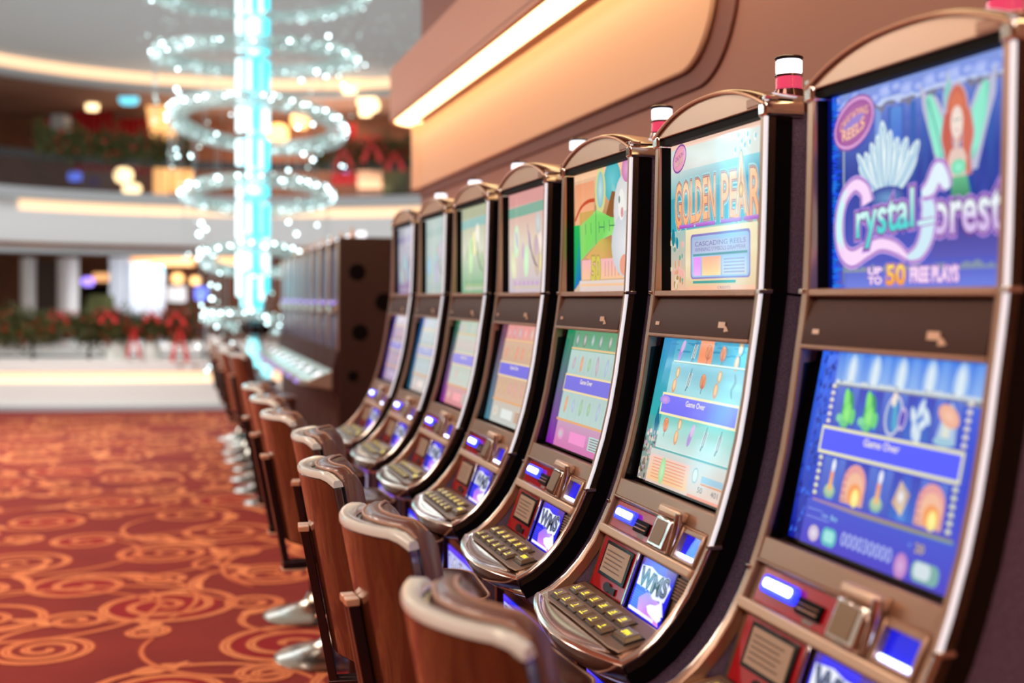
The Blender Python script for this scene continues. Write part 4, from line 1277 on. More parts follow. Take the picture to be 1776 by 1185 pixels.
    for sx in (-1, 1):
        mb = MB()
        mb.box(*sorted((sx * 0.236, sx * 0.262)), -0.212, -0.196, -0.09, 0.60)
        mb.build('belly_trim', ['cap_bronze'], root, bevel=0.004)
    mb = MB()
    mb.box(-0.275, 0.275, -0.18, 0.44, -DZ, -0.118)
    mb.build('plinth', ['black'], root)
    return root


RS = dict(uv=lambda x, y, k: Vector((-0.265 + x, 0.025 - k, 1.394 + y)))
_p0 = Vector((-0.237, -0.068, 0.970))
_ez = (Vector((-0.237, 0.0, 1.290)) - _p0).normalized()
_en = Vector((0, -_ez.z, _ez.y))
ROW_PITCH = 0.74
base = make_machine()
arts = [  # the last four are paler: reflection wash is put into their screen colours
    (upper_crystal, lower_crystal, 'slot machine with a winged red-haired woman on its deep blue screens, nearest of the row'),
    (upper_pearl, lower_pearl, 'slot machine with tall orange lettering over aqua screens, second nearest of the row'),
    (upper_cartoon, lambda: lower_soft((0.04, 0.55, 0.36), (0.52, 0.10, 0.66), (0.36, 0.62, 0.46), (0.74, 0.84, 0.82), (0.84, 0.48, 0.70), 31, [(0.72, 0.66, 0.70), (0.86, 0.62, 0.48), (0.60, 0.74, 0.60), (0.66, 0.72, 0.80)]),
     'slot machine with green lettering and a pale round figure on its upper screen'),
    (lambda: upper_soft((0.86, 0.62, 0.60), (0.52, 0.70, 0.62), (0.90, 0.84, 0.76), (0.82, 0.76, 0.80), 41, (0.80, 0.66, 0.84)),
     lambda: lower_soft((0.46, 0.26, 0.36), (0.30, 0.52, 0.60), (0.90, 0.62, 0.60), (0.86, 0.72, 0.62), (0.78, 0.80, 0.78), 42, [(0.90, 0.56, 0.46), (0.84, 0.60, 0.58), (0.80, 0.66, 0.50)]),
     'slot machine with a pink topped upper screen, fourth from either end of its row'),
    (lambda: upper_soft((0.72, 0.74, 0.62), (0.62, 0.78, 0.76), (0.88, 0.88, 0.80), (0.52, 0.72, 0.56), 51, (0.62, 0.76, 0.52)),
     lambda: lower_soft((0.05, 0.45, 0.30), (0.56, 0.20, 0.60), (0.74, 0.82, 0.74), (0.82, 0.84, 0.80), (0.86, 0.56, 0.58), 52, [(0.74, 0.80, 0.74), (0.86, 0.70, 0.70)], (0.62, 0.60, 0.90)),
     'slot machine with cream and green upper screen, third from the far end'),
    (lambda: upper_soft((0.74, 0.80, 0.78), (0.70, 0.78, 0.76), (0.76, 0.82, 0.80), (0.72, 0.78, 0.76), 61, (0.70, 0.78, 0.78)),
     lambda: lower_soft((0.10, 0.34, 0.60), (0.16, 0.40, 0.50), (0.74, 0.80, 0.82), (0.78, 0.82, 0.82), (0.80, 0.76, 0.74), 62, [(0.70, 0.78, 0.82)], (0.70, 0.72, 0.88)),
     'slot machine with plain pale grey-green screens, second from the far end of the row'),
    (lambda: upper_soft((0.66, 0.68, 0.72), (0.60, 0.58, 0.70), (0.74, 0.72, 0.78), (0.56, 0.48, 0.66), 71, (0.62, 0.50, 0.66)),
     lambda: lower_soft((0.22, 0.16, 0.50), (0.36, 0.22, 0.50), (0.80, 0.78, 0.82), (0.72, 0.66, 0.74), (0.66, 0.60, 0.72), 72, [(0.90, 0.66, 0.60), (0.70, 0.62, 0.80)], (0.62, 0.60, 0.86)),
     'slot machine with dim lilac screens, farthest of the row of seven'),
]
for i, (ua, la, lab) in enumerate(arts):
    o = copy_tree(base) if i < 6 else base
    o.location = (1.09, 1.77 + ROW_PITCH * i, DZ)
    o.rotation_euler = (0, 0, R(-90))
    tag(o, lab, 'slot machine', 'curved slot machines in the near row')
    ub = [c for c in o.children if c.name.startswith('upper_bezel')][0]
    lb = [c for c in o.children if c.name.startswith('lower_bezel')][0]
    ua().build('upper_screen', ub, RS['uv'])
    la().build('lower_screen', lb, lambda x, y, k: _p0 + Vector((x, 0, 0)) + _ez * y + _en * k)

# ---------------------------------------------------------------- stool chairs with a wrapped backrest
BR, BCY = 0.307, -0.043         # radius of the back's curve and where its centre lies


def bpt(phi, r, z):
    lean = (0.96 - z) * 0.19
    return Vector((r * math.sin(phi), BCY - r * math.cos(phi) + lean, z))


def wrap(mb, r0, r1, phm, prof, n=20, mi=0):
    """curved slab; prof gives (t, z) outline points, t=0 outer r0 .. t=1 inner r1"""
    secs = []
    for i in range(n + 1):
        ph = -phm + 2 * phm * i / n
        k = 1.0
        e = abs(2 * i / n - 1)
        dz = 0.018 * max(0, e - 0.86) / 0.14
        secs.append([bpt(ph, r0 + (r1 - r0) * t, z - (dz if z > 0.8 else -dz)) for t, z in prof])
    mb.sweep(secs, mi)


def make_chair():
    root = empty('stool_chair', (0, 0, 0))
    mb = MB()
    mb.lathe([(0.245, 0.001), (0.250, 0.006), (0.235, 0.014), (0.17, 0.026), (0.10, 0.046), (0.055, 0.075), (0.036, 0.11)], n=40)
    mb.build('base', ['base_metal'], root)
    mb = MB()
    mb.lathe([(0.036, 0.10 - DZ), (0.030, 0.12 - DZ), (0.030, 0.50), (0.05, 0.52), (0.09, 0.545)], n=20)
    mb.build('column', ['dark_metal'], root)
    mb = MB()
    secs = []
    for z, g in ((0.548, 0.94), (0.556, 0.99), (0.575, 1.0), (0.625, 1.0), (0.640, 0.97), (0.648, 0.88), (0.652, 0.6)):
        secs.append([Vector((x * g, -0.03 + (y) * g, z)) for x, y in roundrect(-0.190, -0.165, 0.190, 0.150, 0.08, 6)])
    mb.sweep(secs)
    st = mb.build('seat', ['leather_seat'], root, angle=60)
    mb = MB()
    mb.tube([Vector((x, -0.03 + y, 0.640)) for x, y in roundrect(-0.189, -0.164, 0.189, 0.149, 0.08, 6)], 0.004, 6, closed=True)
    mb.build('piping', ['piping'], st)
    # wooden back shell
    mb = MB()
    wrap(mb, BR, BR - 0.026, R(41), [(0, 0.945), (0, 0.50), (1, 0.50), (1, 0.945)])
    sh = mb.build('back_shell', ['wood'], root, bevel=0.004)
    mb = MB()
    wrap(mb, BR + 0.002, BR - 0.030, R(41.3), [(0, 0.945), (0.04, 0.955), (0.2, 0.961), (0.8, 0.961), (0.96, 0.955), (1, 0.945)])
    mb.build('shell_top', ['shell_edge'], sh, angle=50)
    mb = MB()
    wrap(mb, BR - 0.027, BR - 0.040, R(40), [(0, 0.944), (0, 0.51), (1, 0.51), (1, 0.944)])
    mb.build('back_liner', ['black_gloss'], root, bevel=0.002)
    mb = MB()
    wrap(mb, BR - 0.041, BR - 0.102, R(39), [(0.0, 0.940), (0.10, 0.958), (0.30, 0.966), (0.62, 0.966), (0.88, 0.955), (1.0, 0.935), (1.0, 0.62), (0.9, 0.60), (0.1, 0.60), (0, 0.62)], 24)
    cu = mb.build('back_cushion', ['leather'], root, angle=60)
    mb = MB()
    for t in (0.10, 0.66):
        r = BR - 0.041 - 0.061 * t
        z = 0.958 if t < 0.3 else 0.967
        mb.tube([bpt(-R(38) + R(76) * i / 20, r, z - 0.018 * max(0, abs(i / 10 - 1) - 0.86) / 0.14) for i in range(21)], 0.0032, 6)
    mb.build('piping', ['piping'], cu)
    # bracket behind the shell and under the seat
    mb = MB()
    for x0, x1 in ((-0.030, -0.003), (0.003, 0.030)):
        pts = [bpt(0, BR + 0.002, 0.80), bpt(0, BR + 0.002, 0.42)]
        o = Vector((0, -0.022, 0))
        mb.hexa([pts[1] + Vector((x0, 0, 0)), pts[1] + Vector((x1, 0, 0)), pts[1] + Vector((x1, 0, 0)) + o, pts[1] + Vector((x0, 0, 0)) + o],
                [pts[0] + Vector((x0, 0, 0)), pts[0] + Vector((x1, 0, 0)), pts[0] + Vector((x1, 0, 0)) + o, pts[0] + Vector((x0, 0, 0)) + o])
        y0 = pts[1].y - 0.022
        mb.box(x0, x1, y0, -0.02, 0.395, 0.42)
    br = mb.build('back_bracket', ['dark_metal'], root, bevel=0.002)
    p = bpt(0, BR + 0.002, 0.80)
    for x0, x1 in ((-0.032, -0.002), (0.002, 0.032)):
        mb = MB()
        mb.box(x0, x1, p.y - 0.026, p.y + 0.001, 0.795, 0.809)
        mb.build('bracket_cap', ['bracket_cap'], br, bevel=0.002)
    mb = MB()
    p = bpt(0, BR + 0.002, 0.42)
    mb.box(-0.033, 0.033, p.y - 0.025, p.y + 0.06, 0.386, 0.3945)
    mb.build('bracket_foot', ['bracket_cap'], br, bevel=0.002)
    for ob in list(root.children) + [g for c in root.children for g in c.children]:
        if not ob.name.startswith('base'):
            ob.data.transform(Matrix.Translation((0, 0, DZ)))
    return root


chair0 = make_chair()
chairs = [
    (1.77, 0.66, 8, 'brown leather stool chair nearest the lens, before the deep blue screened slot machine'),
    (2.47, 0.66, 4, 'brown leather stool chair before the orange lettered aqua slot machine'),
    (3.22, 0.65, -4, 'wood backed stool chair before the machine with green lettering'),
    (3.97, 0.70, -10, 'wood backed stool chair before the pink topped slot machine'),
    (4.73, 0.655, 3, 'wood backed stool chair before the slot machine with cream and green screen'),
    (5.47, 0.66, 2, 'wood backed stool chair before the pale grey-green slot machine'),
    (6.21, 0.665, -3, 'wood backed stool chair before the farthest slot machine of the near row'),
]
for i, (y, x, sw, lab) in enumerate(chairs):
    o = copy_tree(chair0) if i else chair0
    o.location = (x, y, 0)
    o.rotation_euler = (0, 0, R(-90 + sw))
    tag(o, lab, 'chair', 'stool chairs along the near row of slot machines')

# ---------------------------------------------------------------- carpet with scrolls
def carpet():
    mb = MB()
    mb.box(-12, 4.5, -5, 19.5, -0.02, 0.0, 0)
    rnd = random.Random(11)
    lift = [0.0008]

    def ribbon(pts, ws, mi):
        z = lift[0]
        lift[0] += 0.0000012
        vs = []
        n = len(pts)
        for i, p in enumerate(pts):
            a, b = pts[max(i - 1, 0)], pts[min(i + 1, n - 1)]
            t = Vector((b[0] - a[0], b[1] - a[1]))
            t = t.normalized() if t.length > 1e-9 else Vector((1, 0))
            w_ = ws[i] / 2
            vs += [(p[0] - t.y * w_, p[1] + t.x * w_, z), (p[0] + t.y * w_, p[1] - t.x * w_, z)]
        vs = [v for v in vs]
        mb.add(vs, [(2 * i, 2 * i + 1, 2 * i + 3, 2 * i + 2) for i in range(n - 1)], mi)

    def scroll(cx, cy, r, a0, d, turns, tail):
        n = int(26 * turns)
        pts = []
        for i in range(n + 1):
            t = i / n
            rr = r * (1 - t) ** 0.8 + 0.012
            a = a0 + d * t * turns * 2 * PI
            pts.append((cx + rr * math.cos(a), cy + rr * math.sin(a)))
        # tail leaving the rim tangentially and bending back
        tx, ty = pts[0][0] - pts[1][0], pts[0][1] - pts[1][1]
        L = math.hypot(tx, ty)
        ang = math.atan2(ty, tx)
        tl = []
        p = pts[0]
        m_ = 30
        for i in range(1, m_ + 1):
            ang += d * tail * 0.085
            p = (p[0] + math.cos(ang) * r * 0.15, p[1] + math.sin(ang) * r * 0.15)
            tl.append(p)
        pts = tl[::-1] + pts
        N = len(pts)
        W = [0.010 + 0.040 * min(1, 2.2 * (i / N)) * (1 - 0.45 * i / N) for i in range(N)]
        ribbon(pts, [w_ + 0.016 for w_ in W], 2)
        ribbon(pts, W, 1)
        ribbon(pts, [w_ * 0.18 for w_ in W], 2)
        # leaves where the tail meets the coil
        k = m_
        for s in (1, -1):
            bx, by = pts[k]
            ang = math.atan2(pts[k - 3][1] - by, pts[k - 3][0] - bx) + s * 0.5
            lp = []
            q = (bx, by)
            for i in range(9):
                lp.append(q)
                ang -= s * d * 0.13
                q = (q[0] + math.cos(ang) * r * 0.13, q[1] + math.sin(ang) * r * 0.13)
            ribbon(lp, [0.012, 0.045, 0.07, 0.078, 0.068, 0.075, 0.05, 0.055, 0.008], 2)
            ribbon(lp, [0.006, 0.035, 0.058, 0.064, 0.052, 0.062, 0.036, 0.042, 0.004], 1)
    # blood red medallion grounds
    y = -1.0
    row = 0
    while y < 17.0:
        x = -6.6 + (row % 2) * 0.44
        while x < 1.2:
            px_, py_ = x + rnd.uniform(-.12, .12), y + rnd.uniform(-.10, .10)
            r = rnd.uniform(0.21, 0.36)
            mb.lathe([(r * 0.8, 0.0002), (r * 0.8, 0.0005)], (px_, py_, 0), 20, 3) if rnd.random() < 0.55 else None
            scroll(px_, py_, r, rnd.uniform(0, 2 * PI), rnd.choice((-1, 1)), rnd.uniform(1.8, 2.7), rnd.choice((-1.0, -0.7, 0.7, -1.2)))
            if rnd.random() < 0.6:
                scroll(px_ + 0.42, py_ + rnd.uniform(-.2, .2), r * 0.42, rnd.uniform(0, 6), rnd.choice((-1, 1)), 1.6, rnd.choice((-1.1, 1.0)))
            x += 0.88
        y += 0.68
        row += 1
    struct(mb.build('floor', ['carpet', 'carpet_scroll', 'carpet_scroll_dark', 'carpet_spot'], smooth=False))


carpet()

# ---------------------------------------------------------------- brown wall behind the near row with its raised tan panel and lit canopy
WX = 1.76
mb = MB()
mb.box(WX, WX + 0.25, -5, 9.25, 0, 4.5)
struct(mb.build('wall_right', ['wall_brown']))


def wallpanel(y0, y1, zb, zt, r, x0, x1, name, mt):
    """panel on the wall, near lower corner rounded"""
    zb, zt = zb + DZ, zt + DZ
    pts = [(y1, zt), (y1, zb)]
    for i in range(13):
        a = R(90 * i / 12)
        pts.append((y0 + r - r * math.sin(a), zb + r - r * math.cos(a)))
    pts.append((y0, zt))
    m_ = MB()
    m_.prism([(x0, y, z) for y, z in pts], (x1 - x0, 0, 0))
    return struct(m_.build(name, [mt], bevel=0.01))


wallpanel(3.78, 9.24, 2.10, 2.62, 0.34, WX, WX - 0.012, 'trim_1', 'trim_dark')
wallpanel(3.92, 9.26, 2.165, 2.62, 0.30, WX - 0.011, WX - 0.035, 'trim_2', 'wall_tan')
mb = MB()       # rounded far end of the bulkhead
mb.lathe([(0.19, 2.165), (0.19, 2.64)], (WX + 0.12, 9.26, DZ), 32)
struct(mb.build('trim_3', ['wall_tan']))
# canopy: flat slab whose rim follows the bulkhead, far end rounded
cp = [(WX + 1.0, -5.0), (1.50, -5.0)]
cp2 = [(1.50, 9.05)]
for i in range(1, 13):
    a = R(180 - 90 * i / 12)
    cp2.append((1.90 + 0.40 * math.cos(a), 9.05 + 0.40 * math.sin(a)))
cp2.append((WX + 1.0, 9.45))
mb = MB()
mb.prism([(x, y, 2.66 + DZ) for x, y in cp + cp2], (0, 0, 0.34))
mb.prism([(x, y, 2.635 + DZ) for x, y in [(1.50, -5.0), (1.53, -5.0), (1.53, 9.05)] + [(1.90 + 0.37 * math.cos(R(180 - 7.5 * i)), 9.05 + 0.37 * math.sin(R(180 - 7.5 * i))) for i in range(1, 13)] + cp2[::-1][1:]], (0, 0, 0.03))
struct(mb.build('trim_4', ['slab'], angle=30))
mb = MB()       # cove light strip hidden under the canopy rim
pts = [(1.61, -4.9), (1.61, 9.05)] + [(1.90 + 0.29 * math.cos(R(180 - 9 * i)), 9.05 + 0.29 * math.sin(R(180 - 9 * i))) for i in range(1, 10)]
nrm = [(-1, 0), (-1, 0)] + [(math.cos(R(180 - 9 * i)), math.sin(R(180 - 9 * i))) for i in range(1, 10)]
mb.sweep([[(x + a * w_, y + b * w_, z) for w_, z in ((0.075, 2.658 + DZ), (-0.075, 2.658 + DZ), (-0.075, 2.640 + DZ), (0.075, 2.640 + DZ))] for (x, y), (a, b) in zip(pts, nrm)])
tag(mb.build('cove_light', ['cove']), 'long warm cove light glowing under the rim of the canopy above the machines', 'light')
for k, (y, z) in enumerate(((4.28, 1.965), (5.60, 1.955))):
    mb = MB()
    mb.box(WX - 0.008, WX, y, y + 0.11, z + DZ, z + DZ + 0.045)
    tag(mb.build('wall_plate', ['ledge'], bevel=0.002), ('small beige plate on the brown wall behind the orange lettered aqua machine', 'small beige plate on the brown wall behind the machine with green lettering')[k], 'wall plate')

# near ceiling over the gaming floor, and the enclosing walls out of view
mb = MB()
mb.box(-9.2, 2.0, -5.2, 10.0, 4.45, 4.6)
struct(mb.build('ceiling', ['ceiling_cream']))
mb = MB()
mb.box(-9.2, -9.0, -5.2, 15.0, 0, 4.45)
struct(mb.build('wall_left', ['wall_tan']))
mb = MB()
mb.box(-9.0, 2.0, -5.2, -5.0, 0, 4.45)
struct(mb.build('wall_back', ['wall_tan']))

# ---------------------------------------------------------------- second bank of upright machines
BX, BY0, BP = 1.18, 9.37, 0.632


def make_bank():
    root = empty('upright_slot_machine', (0, 0, 0))
    mb = MB()
    hw = 0.305
    sd = [(0.0, 1.80), (0.005, 1.20), (-0.02, 1.0), (-0.06, 0.84), (-0.06, 0.70), (-0.02, 0.62), (-0.02, -DZ), (0.50, -DZ), (0.50, 1.80)]
    mb.prism([(-hw, y, z) for y, z in sd], (2 * hw, 0, 0))
    mb.build('cabinet', ['bank_body'], root, bevel=0.006)
    mb = MB()
    mb.box(-0.25, 0.25, -0.008, 0.012, 1.32, 1.74)
    mb.build('upper_screen', ['bank_glass'], root, bevel=0.004)
    mb = MB()
    mb.hexa([(-0.25, -0.028, 1.0), (0.25, -0.028, 1.0), (0.25, 0.0, 1.0), (-0.25, 0.0, 1.0)], [(-0.25, -0.006, 1.24), (0.25, -0.006, 1.24), (0.25, 0.02, 1.24), (-0.25, 0.02, 1.24)])
    mb.build('lower_screen', ['bank_glass'], root, bevel=0.003)
    mb = MB()
    mb.tube([(-0.27, -0.02, 1.305), (-0.14, -0.030, 1.275), (0, -0.034, 1.265), (0.14, -0.030, 1.275), (0.27, -0.02, 1.305)], 0.016, 8)
    mb.build('middle_bar', ['bank_console'], root)
    mb = MB()
    mb.tube([(-0.20, -0.015, 1.345), (0, -0.022, 1.325), (0.20, -0.015, 1.345)], 0.010, 6)
    mb.build('light_bar', ['bank_lamp'], root)
    for sx in (-1, 1):
        mb = MB()
        mb.box(*sorted((sx * 0.272, sx * 0.306)), -0.022, 0.0, 0.98, 1.78)
        mb.build('side_rail', ['bank_console'], root, bevel=0.006)
    mb = MB()
    xs = [-0.30 + 0.6 * i / 16 for i in range(17)]
    mb.sweep([[(x, -0.05, 0.845), (x, -0.22 - 0.07 * (1 - (x / 0.3) ** 2), 0.775), (x, -0.225 - 0.07 * (1 - (x / 0.3) ** 2), 0.735), (x, -0.05, 0.70)] for x in xs])
    cs = mb.build('console', ['bank_console'], root, bevel=0.004)
    for i in range(5):
        mb = MB()
        x = -0.19 + i * 0.095
        mb.hexa([(x - .03, -0.185, 0.792), (x + .03, -0.185, 0.792), (x + .03, -0.13, 0.815), (x - .03, -0.13, 0.815)], [(x - .026, -0.182, 0.806), (x + .026, -0.182, 0.806), (x + .026, -0.135, 0.827), (x - .026, -0.135, 0.827)])
        mb.build('play_button', ['white_lit' if i == 4 else 'button'], cs)
    mb = MB()
    mb.box(-0.10, 0.10, -0.302, -0.285, 0.742, 0.765)
    mb.build('lip_light', ['bank_lamp'], root, bevel=0.003)
    mb = MB()
    mb.lathe([(0.035, 1.80), (0.03, 1.815), (0.025, 1.82)], (0.0, 0.2, 0), 16)
    lp = mb.build('signal_lamp', ['dark_metal'], root)
    mb = MB()
    mb.lathe([(0.03, 1.82), (0.036, 1.825), (0.036, 1.87), (0.03, 1.876)], (0.0, 0.2, 0), 16)
    mb.build('white_lens', ['white_lit'], lp)
    mb = MB()
    mb.lathe([(0.03, 1.798), (0.03, 1.81), (0.016, 1.835), (0.014, 1.85), (0.004, 1.90)], (0.22, 0.1, 0), 12)
    mb.build('finial', ['bracket_cap'], root)
    return root


ords = ['nearest', 'second nearest', 'third nearest', 'fourth nearest', 'fourth farthest', 'third farthest', 'second farthest', 'farthest']
b0 = make_bank()
for i in range(8):
    o = copy_tree(b0) if i else b0
    o.location = (BX, BY0 + 0.305 + i * BP, DZ)
    o.rotation_euler = (0, 0, R(-90))
    tag(o, 'dim purple upright slot machine, %s of the eight in the far bank' % ords[i], 'slot machine', 'upright slot machines in the far bank')
for i in range(8):
    o = copy_tree(chair0)
    o.location = (0.72 + (0.03 if i % 3 == 0 else -0.02), BY0 + 0.30 + i * BP, 0)
    o.rotation_euler = (0, 0, R(-90 + (4, -6, 3, 8, -4, 2, -8, 0)[i]))
    tag(o, 'wood backed stool chair at the far bank, before its %s machine' % ords[i], 'chair', 'stool chairs along the far bank')
mb = MB()
mb.box(1.165, 1.93, 9.325, 9.362, 0.0, 1.815 + DZ, 0)
ep = mb.build('bank_end_panel', ['bank_side'], bevel=0.004)
tag(ep, 'dark brown end panel closing the near end of the far bank of machines', 'end panel')
for x, z, r in ((1.30, 1.56, 0.062), (1.50, 1.34, 0.068), (1.32, 1.12, 0.06), (1.27, 0.80, 0.04)):
    mb = MB()
    ring = [(x + r * math.cos(2 * PI * k / 24), 9.324, DZ + z + r * math.sin(2 * PI * k / 24)) for k in range(24)]
    mb.prism(ring, (0, -0.005, 0))
    mb.build('vent_disc', ['black'], ep)

# ---------------------------------------------------------------- the atrium beyond: built on circles around its own axis
AC = (-6.5, 31.0)               # axis of the atrium, metres right of / in front of the standpoint


def arc_pt(r, a, h):
    """a measured from straight away, positive to the right"""
    return cw(AC[0] + r * math.sin(a), AC[1] + r * math.cos(a), h + (DZ if h > 1.5 else 0))


def px_on(px, py, z):
    return cw((px - 888) * z / F, z, H - (py - 515) * z / F)


def arc_slab(name, r0, r1, h0, h1, a0, a1, mt, n=48, parent=None):
    mb = MB()
    secs = []
    for i in range(n + 1):
        a = a0 + (a1 - a0) * i / n
        secs.append([arc_pt(r0, a, h0), arc_pt(r1, a, h0), arc_pt(r1, a, h1), arc_pt(r0, a, h1)])
    mb.sweep(secs)
    return mb.build(name, [mt], parent)


# near parapet (in front of the opening): a white plinth with a lit groove, glass balustrade, garland
A0, A1 = R(180 - 24), R(180 + 24)
struct(arc_slab('wall_parapet', 13.50, 13.80, 0.0, 0.37, A0, A1, 'white_wall'))
struct(arc_slab('trim_5', 13.54, 13.76, 0.37, 0.52, A0, A1, 'cove_soft'))
struct(arc_slab('trim_6', 13.48, 13.82, 0.52, 0.68, A0, A1, 'white_wall'))
struct(arc_slab('trim_7', 13.48, 13.86, 0.0, 0.07, A0, A1, 'fascia_grey'))
rail = empty('balustrade', arc_pt(13.63, R(180), 0.68))
tag(rail, 'dark handrail on posts above the white parapet at the end of the carpet', 'railing')


def child_fix(o, parent):
    o.parent = parent
    o.matrix_parent_inverse = Matrix.Translation(-parent.location)
    return o


child_fix(arc_slab('handrail', 13.60, 13.66, 1.03, 1.08, A0, A1, 'rail_dark'), rail)
child_fix(arc_slab('lower_rail', 13.61, 13.65, 0.71, 0.74, A0, A1, 'rail_dark'), rail)
for i in range(15):
    a = A0 + (A1 - A0) * (i + 0.5) / 15
    mb = MB()
    p = arc_pt(13.63, a, 0)
    mb.box(p.x - 0.02, p.x + 0.02, p.y - 0.02, p.y + 0.02, 0.675, 1.03)
    child_fix(mb.build('post', ['rail_dark']), rail)


def garland(name, label, r, hc, hh, a0, a1, n, leaf, seed, grp):
    rnd = random.Random(seed)
    mb = MB()
    for i in range(n):
        a = rnd.uniform(a0, a1)
        sw = 0.5 + 0.5 * math.cos((a - a0) / (a1 - a0) * 2 * PI * 4)
        h = hc + rnd.gauss(0, 0.42) * hh * (0.75 + 0.45 * sw)
        c = arc_pt(r + rnd.uniform(-0.10, 0.10), a, h)
        if rnd.random() < 0.03:
            mb.ball(c, leaf * 0.45, 6, 1)
            continue
        d = Vector((rnd.gauss(0, 1), rnd.gauss(0, 1), rnd.gauss(0, 1))).normalized()
        e = d.cross(Vector((rnd.gauss(0, 1), rnd.gauss(0, 1), rnd.gauss(0, 1)))).normalized()
        L, w_ = leaf * rnd.uniform(0.8, 1.5), leaf * 0.28
        mb.add([c - d * L, c + e * w_, c + d * L, c - e * w_], [(0, 1, 2, 3)], 0)
    o = mb.build(name, ['leaf', 'berry'], smooth=False)
    tag(o, label, 'garland', grp)
    o['kind'] = 'stuff'
    return o


def bow(px, py, z, s, label, grp, rib=1.0):
    """ribbon bow with two loops, a knot and two tails"""
    c = px_on(px, py, z)
    root = empty('ribbon_bow', c, -TH)
    tag(root, label, 'bow', grp)
    for sx in (-1, 1):
        mb = MB()
        secs = []
        for i in range(13):
            t = i / 12 * 2 * PI
            x = sx * s * (0.55 - 0.50 * math.cos(t))
            zz = s * 0.42 * math.sin(t)
            y = -0.1 * s
            secs.append([(x, y - s * 0.16, zz), (x, y + s * 0.16, zz), (x * 0.97, y + s * 0.16, zz * 0.9), (x * 0.97, y - s * 0.16, zz * 0.9)])
        mb.sweep(secs, closed=False)
        mb.build('loop', ['red_bow'], root)
        mb = MB()
        L = 1.9 * s * rib
        mb.hexa([(sx * 0.55 * s, -0.12 * s, -L), (sx * 0.95 * s, -0.12 * s, -L * 0.9), (sx * 0.95 * s, -0.08 * s, -L * 0.9), (sx * 0.55 * s, -0.08 * s, -L)],
                [(sx * 0.02 * s, -0.12 * s, 0), (sx * 0.22 * s, -0.12 * s, 0), (sx * 0.22 * s, -0.08 * s, 0), (sx * 0.02 * s, -0.08 * s, 0)])
        mb.build('tail', ['red_bow'], root)
    mb = MB()
    mb.ball((0, -0.12 * s, 0), 0.18 * s, 10)
    mb.build('knot', ['red_bow'], root)
    return root


garland('leafy_garland', 'thick green garland with red berries draped along the balustrade beyond the carpet', 13.76, 1.12, 0.24, R(180 - 9), R(180 + 10), 15000, 0.045, 3, 'garlands')
zb = 17.18
for px, py, s, rb, lab in ((105, 545, 0.13, 0.5, 'red bow at the left end of the near garland'), (188, 543, 0.15, 0.5, 'red bow on the near garland under the pale curtain'),
                           (232, 572, 0.11, 1.9, 'long tailed red bow hanging below the near garland, left of the other long tailed one'),
                           (264, 543, 0.13, 0.5, 'red bow on the near garland right of the pale curtain'), (306, 545, 0.16, 0.5, 'red bow on the near garland beside the chandelier rings'),
                           (312, 572, 0.14, 1.7, 'long tailed red bow hanging below the near garland, nearest the chandelier')):
    bow(px, py, zb, s, lab, 'bows on the near garland', rb)
# small white figures behind the glass under the garland
for k, (px, w_) in enumerate(((203, 0.16), (262, 0.14))):
    c = px_on(px, 627, 17.42)
    mb = MB()
    mb.lathe([(w_, 0), (w_ * 1.02, 0.06), (w_ * 0.8, 0.24), (w_ * 0.5, 0.34), (w_ * 0.7, 0.42), (w_ * 0.55, 0.5)], (c.x, c.y, 0.68), 16)
    tag(mb.build('white_urn', ['flower']), ('white urn on the parapet, left of the first long tailed bow', 'white urn on the parapet, between the two long tailed bows')[k], 'urn')

# far side, ground level
FZ = 40.0
FA0, FA1 = R(-62), R(62)
mb = MB()
mb.prism([cw(-34, 47, -0.02), cw(18, 47, -0.02), cw(18, 16, -0.02), cw(-34, 16, -0.02)], (0, 0, -0.1))
struct(mb.build('floor_2', ['white_wall']))
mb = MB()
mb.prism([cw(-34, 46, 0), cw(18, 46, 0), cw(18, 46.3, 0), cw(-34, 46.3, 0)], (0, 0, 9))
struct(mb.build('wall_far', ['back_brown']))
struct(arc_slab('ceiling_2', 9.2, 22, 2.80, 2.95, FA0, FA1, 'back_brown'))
# mezzanine edge: pale curved fascia with a lit groove
struct(arc_slab('wall_fascia', 9.25, 9.6, 2.72, 3.86, FA0, FA1, 'fascia_white'))
struct(arc_slab('trim_8', 9.0, 9.6, 2.66, 2.78, FA0, FA1, 'fascia_grey'))
struct(arc_slab('trim_9', 9.34, 9.6, 3.86, 4.20, FA0, FA1, 'fascia_white'))
struct(arc_slab('trim_10', 8.95, 9.7, 4.20, 4.50, FA0, FA1, 'fascia_grey'))
for k in range(5):
    a = R(-54 + k * 24)
    o = arc_slab('cove_light', 9.28, 9.34, 3.88, 4.16, a, a + R(23.7), 'cove_soft')
    tag(o, 'warm light strip in the groove of the mezzanine edge, %s of five from the left' % ('first', 'second', 'third', 'fourth', 'fifth')[k], 'light')
# upper floor
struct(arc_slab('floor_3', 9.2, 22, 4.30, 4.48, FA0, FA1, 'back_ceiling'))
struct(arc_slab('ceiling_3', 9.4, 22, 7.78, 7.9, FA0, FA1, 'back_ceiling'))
struct(arc_slab('trim_11', 9.2, 9.6, 7.66, 7.86, FA0, FA1, 'fascia_grey'))
struct(arc_slab('trim_12', 9.3, 9.6, 7.86, 8.2, FA0, FA1, 'cove_soft'))
mb = MB()
secs = [[arc_pt(9.75, FA0 + (FA1 - FA0) * i / 40, 8.2), arc_pt(9.75, FA0 + (FA1 - FA0) * i / 40, 8.5), cw(AC[0], 20, 8.9), cw(AC[0], 20, 8.6)] for i in range(41)]
mb.sweep(secs)
struct(mb.build('ceiling_4', ['ceiling_grey']))
gl = arc_slab('balcony_glass', 9.02, 9.06, 4.50, 5.35, FA0, FA1, 'balcony_glass')
tag(gl, 'dark glass balcony front of the upper floor above the pale fascia', 'railing')
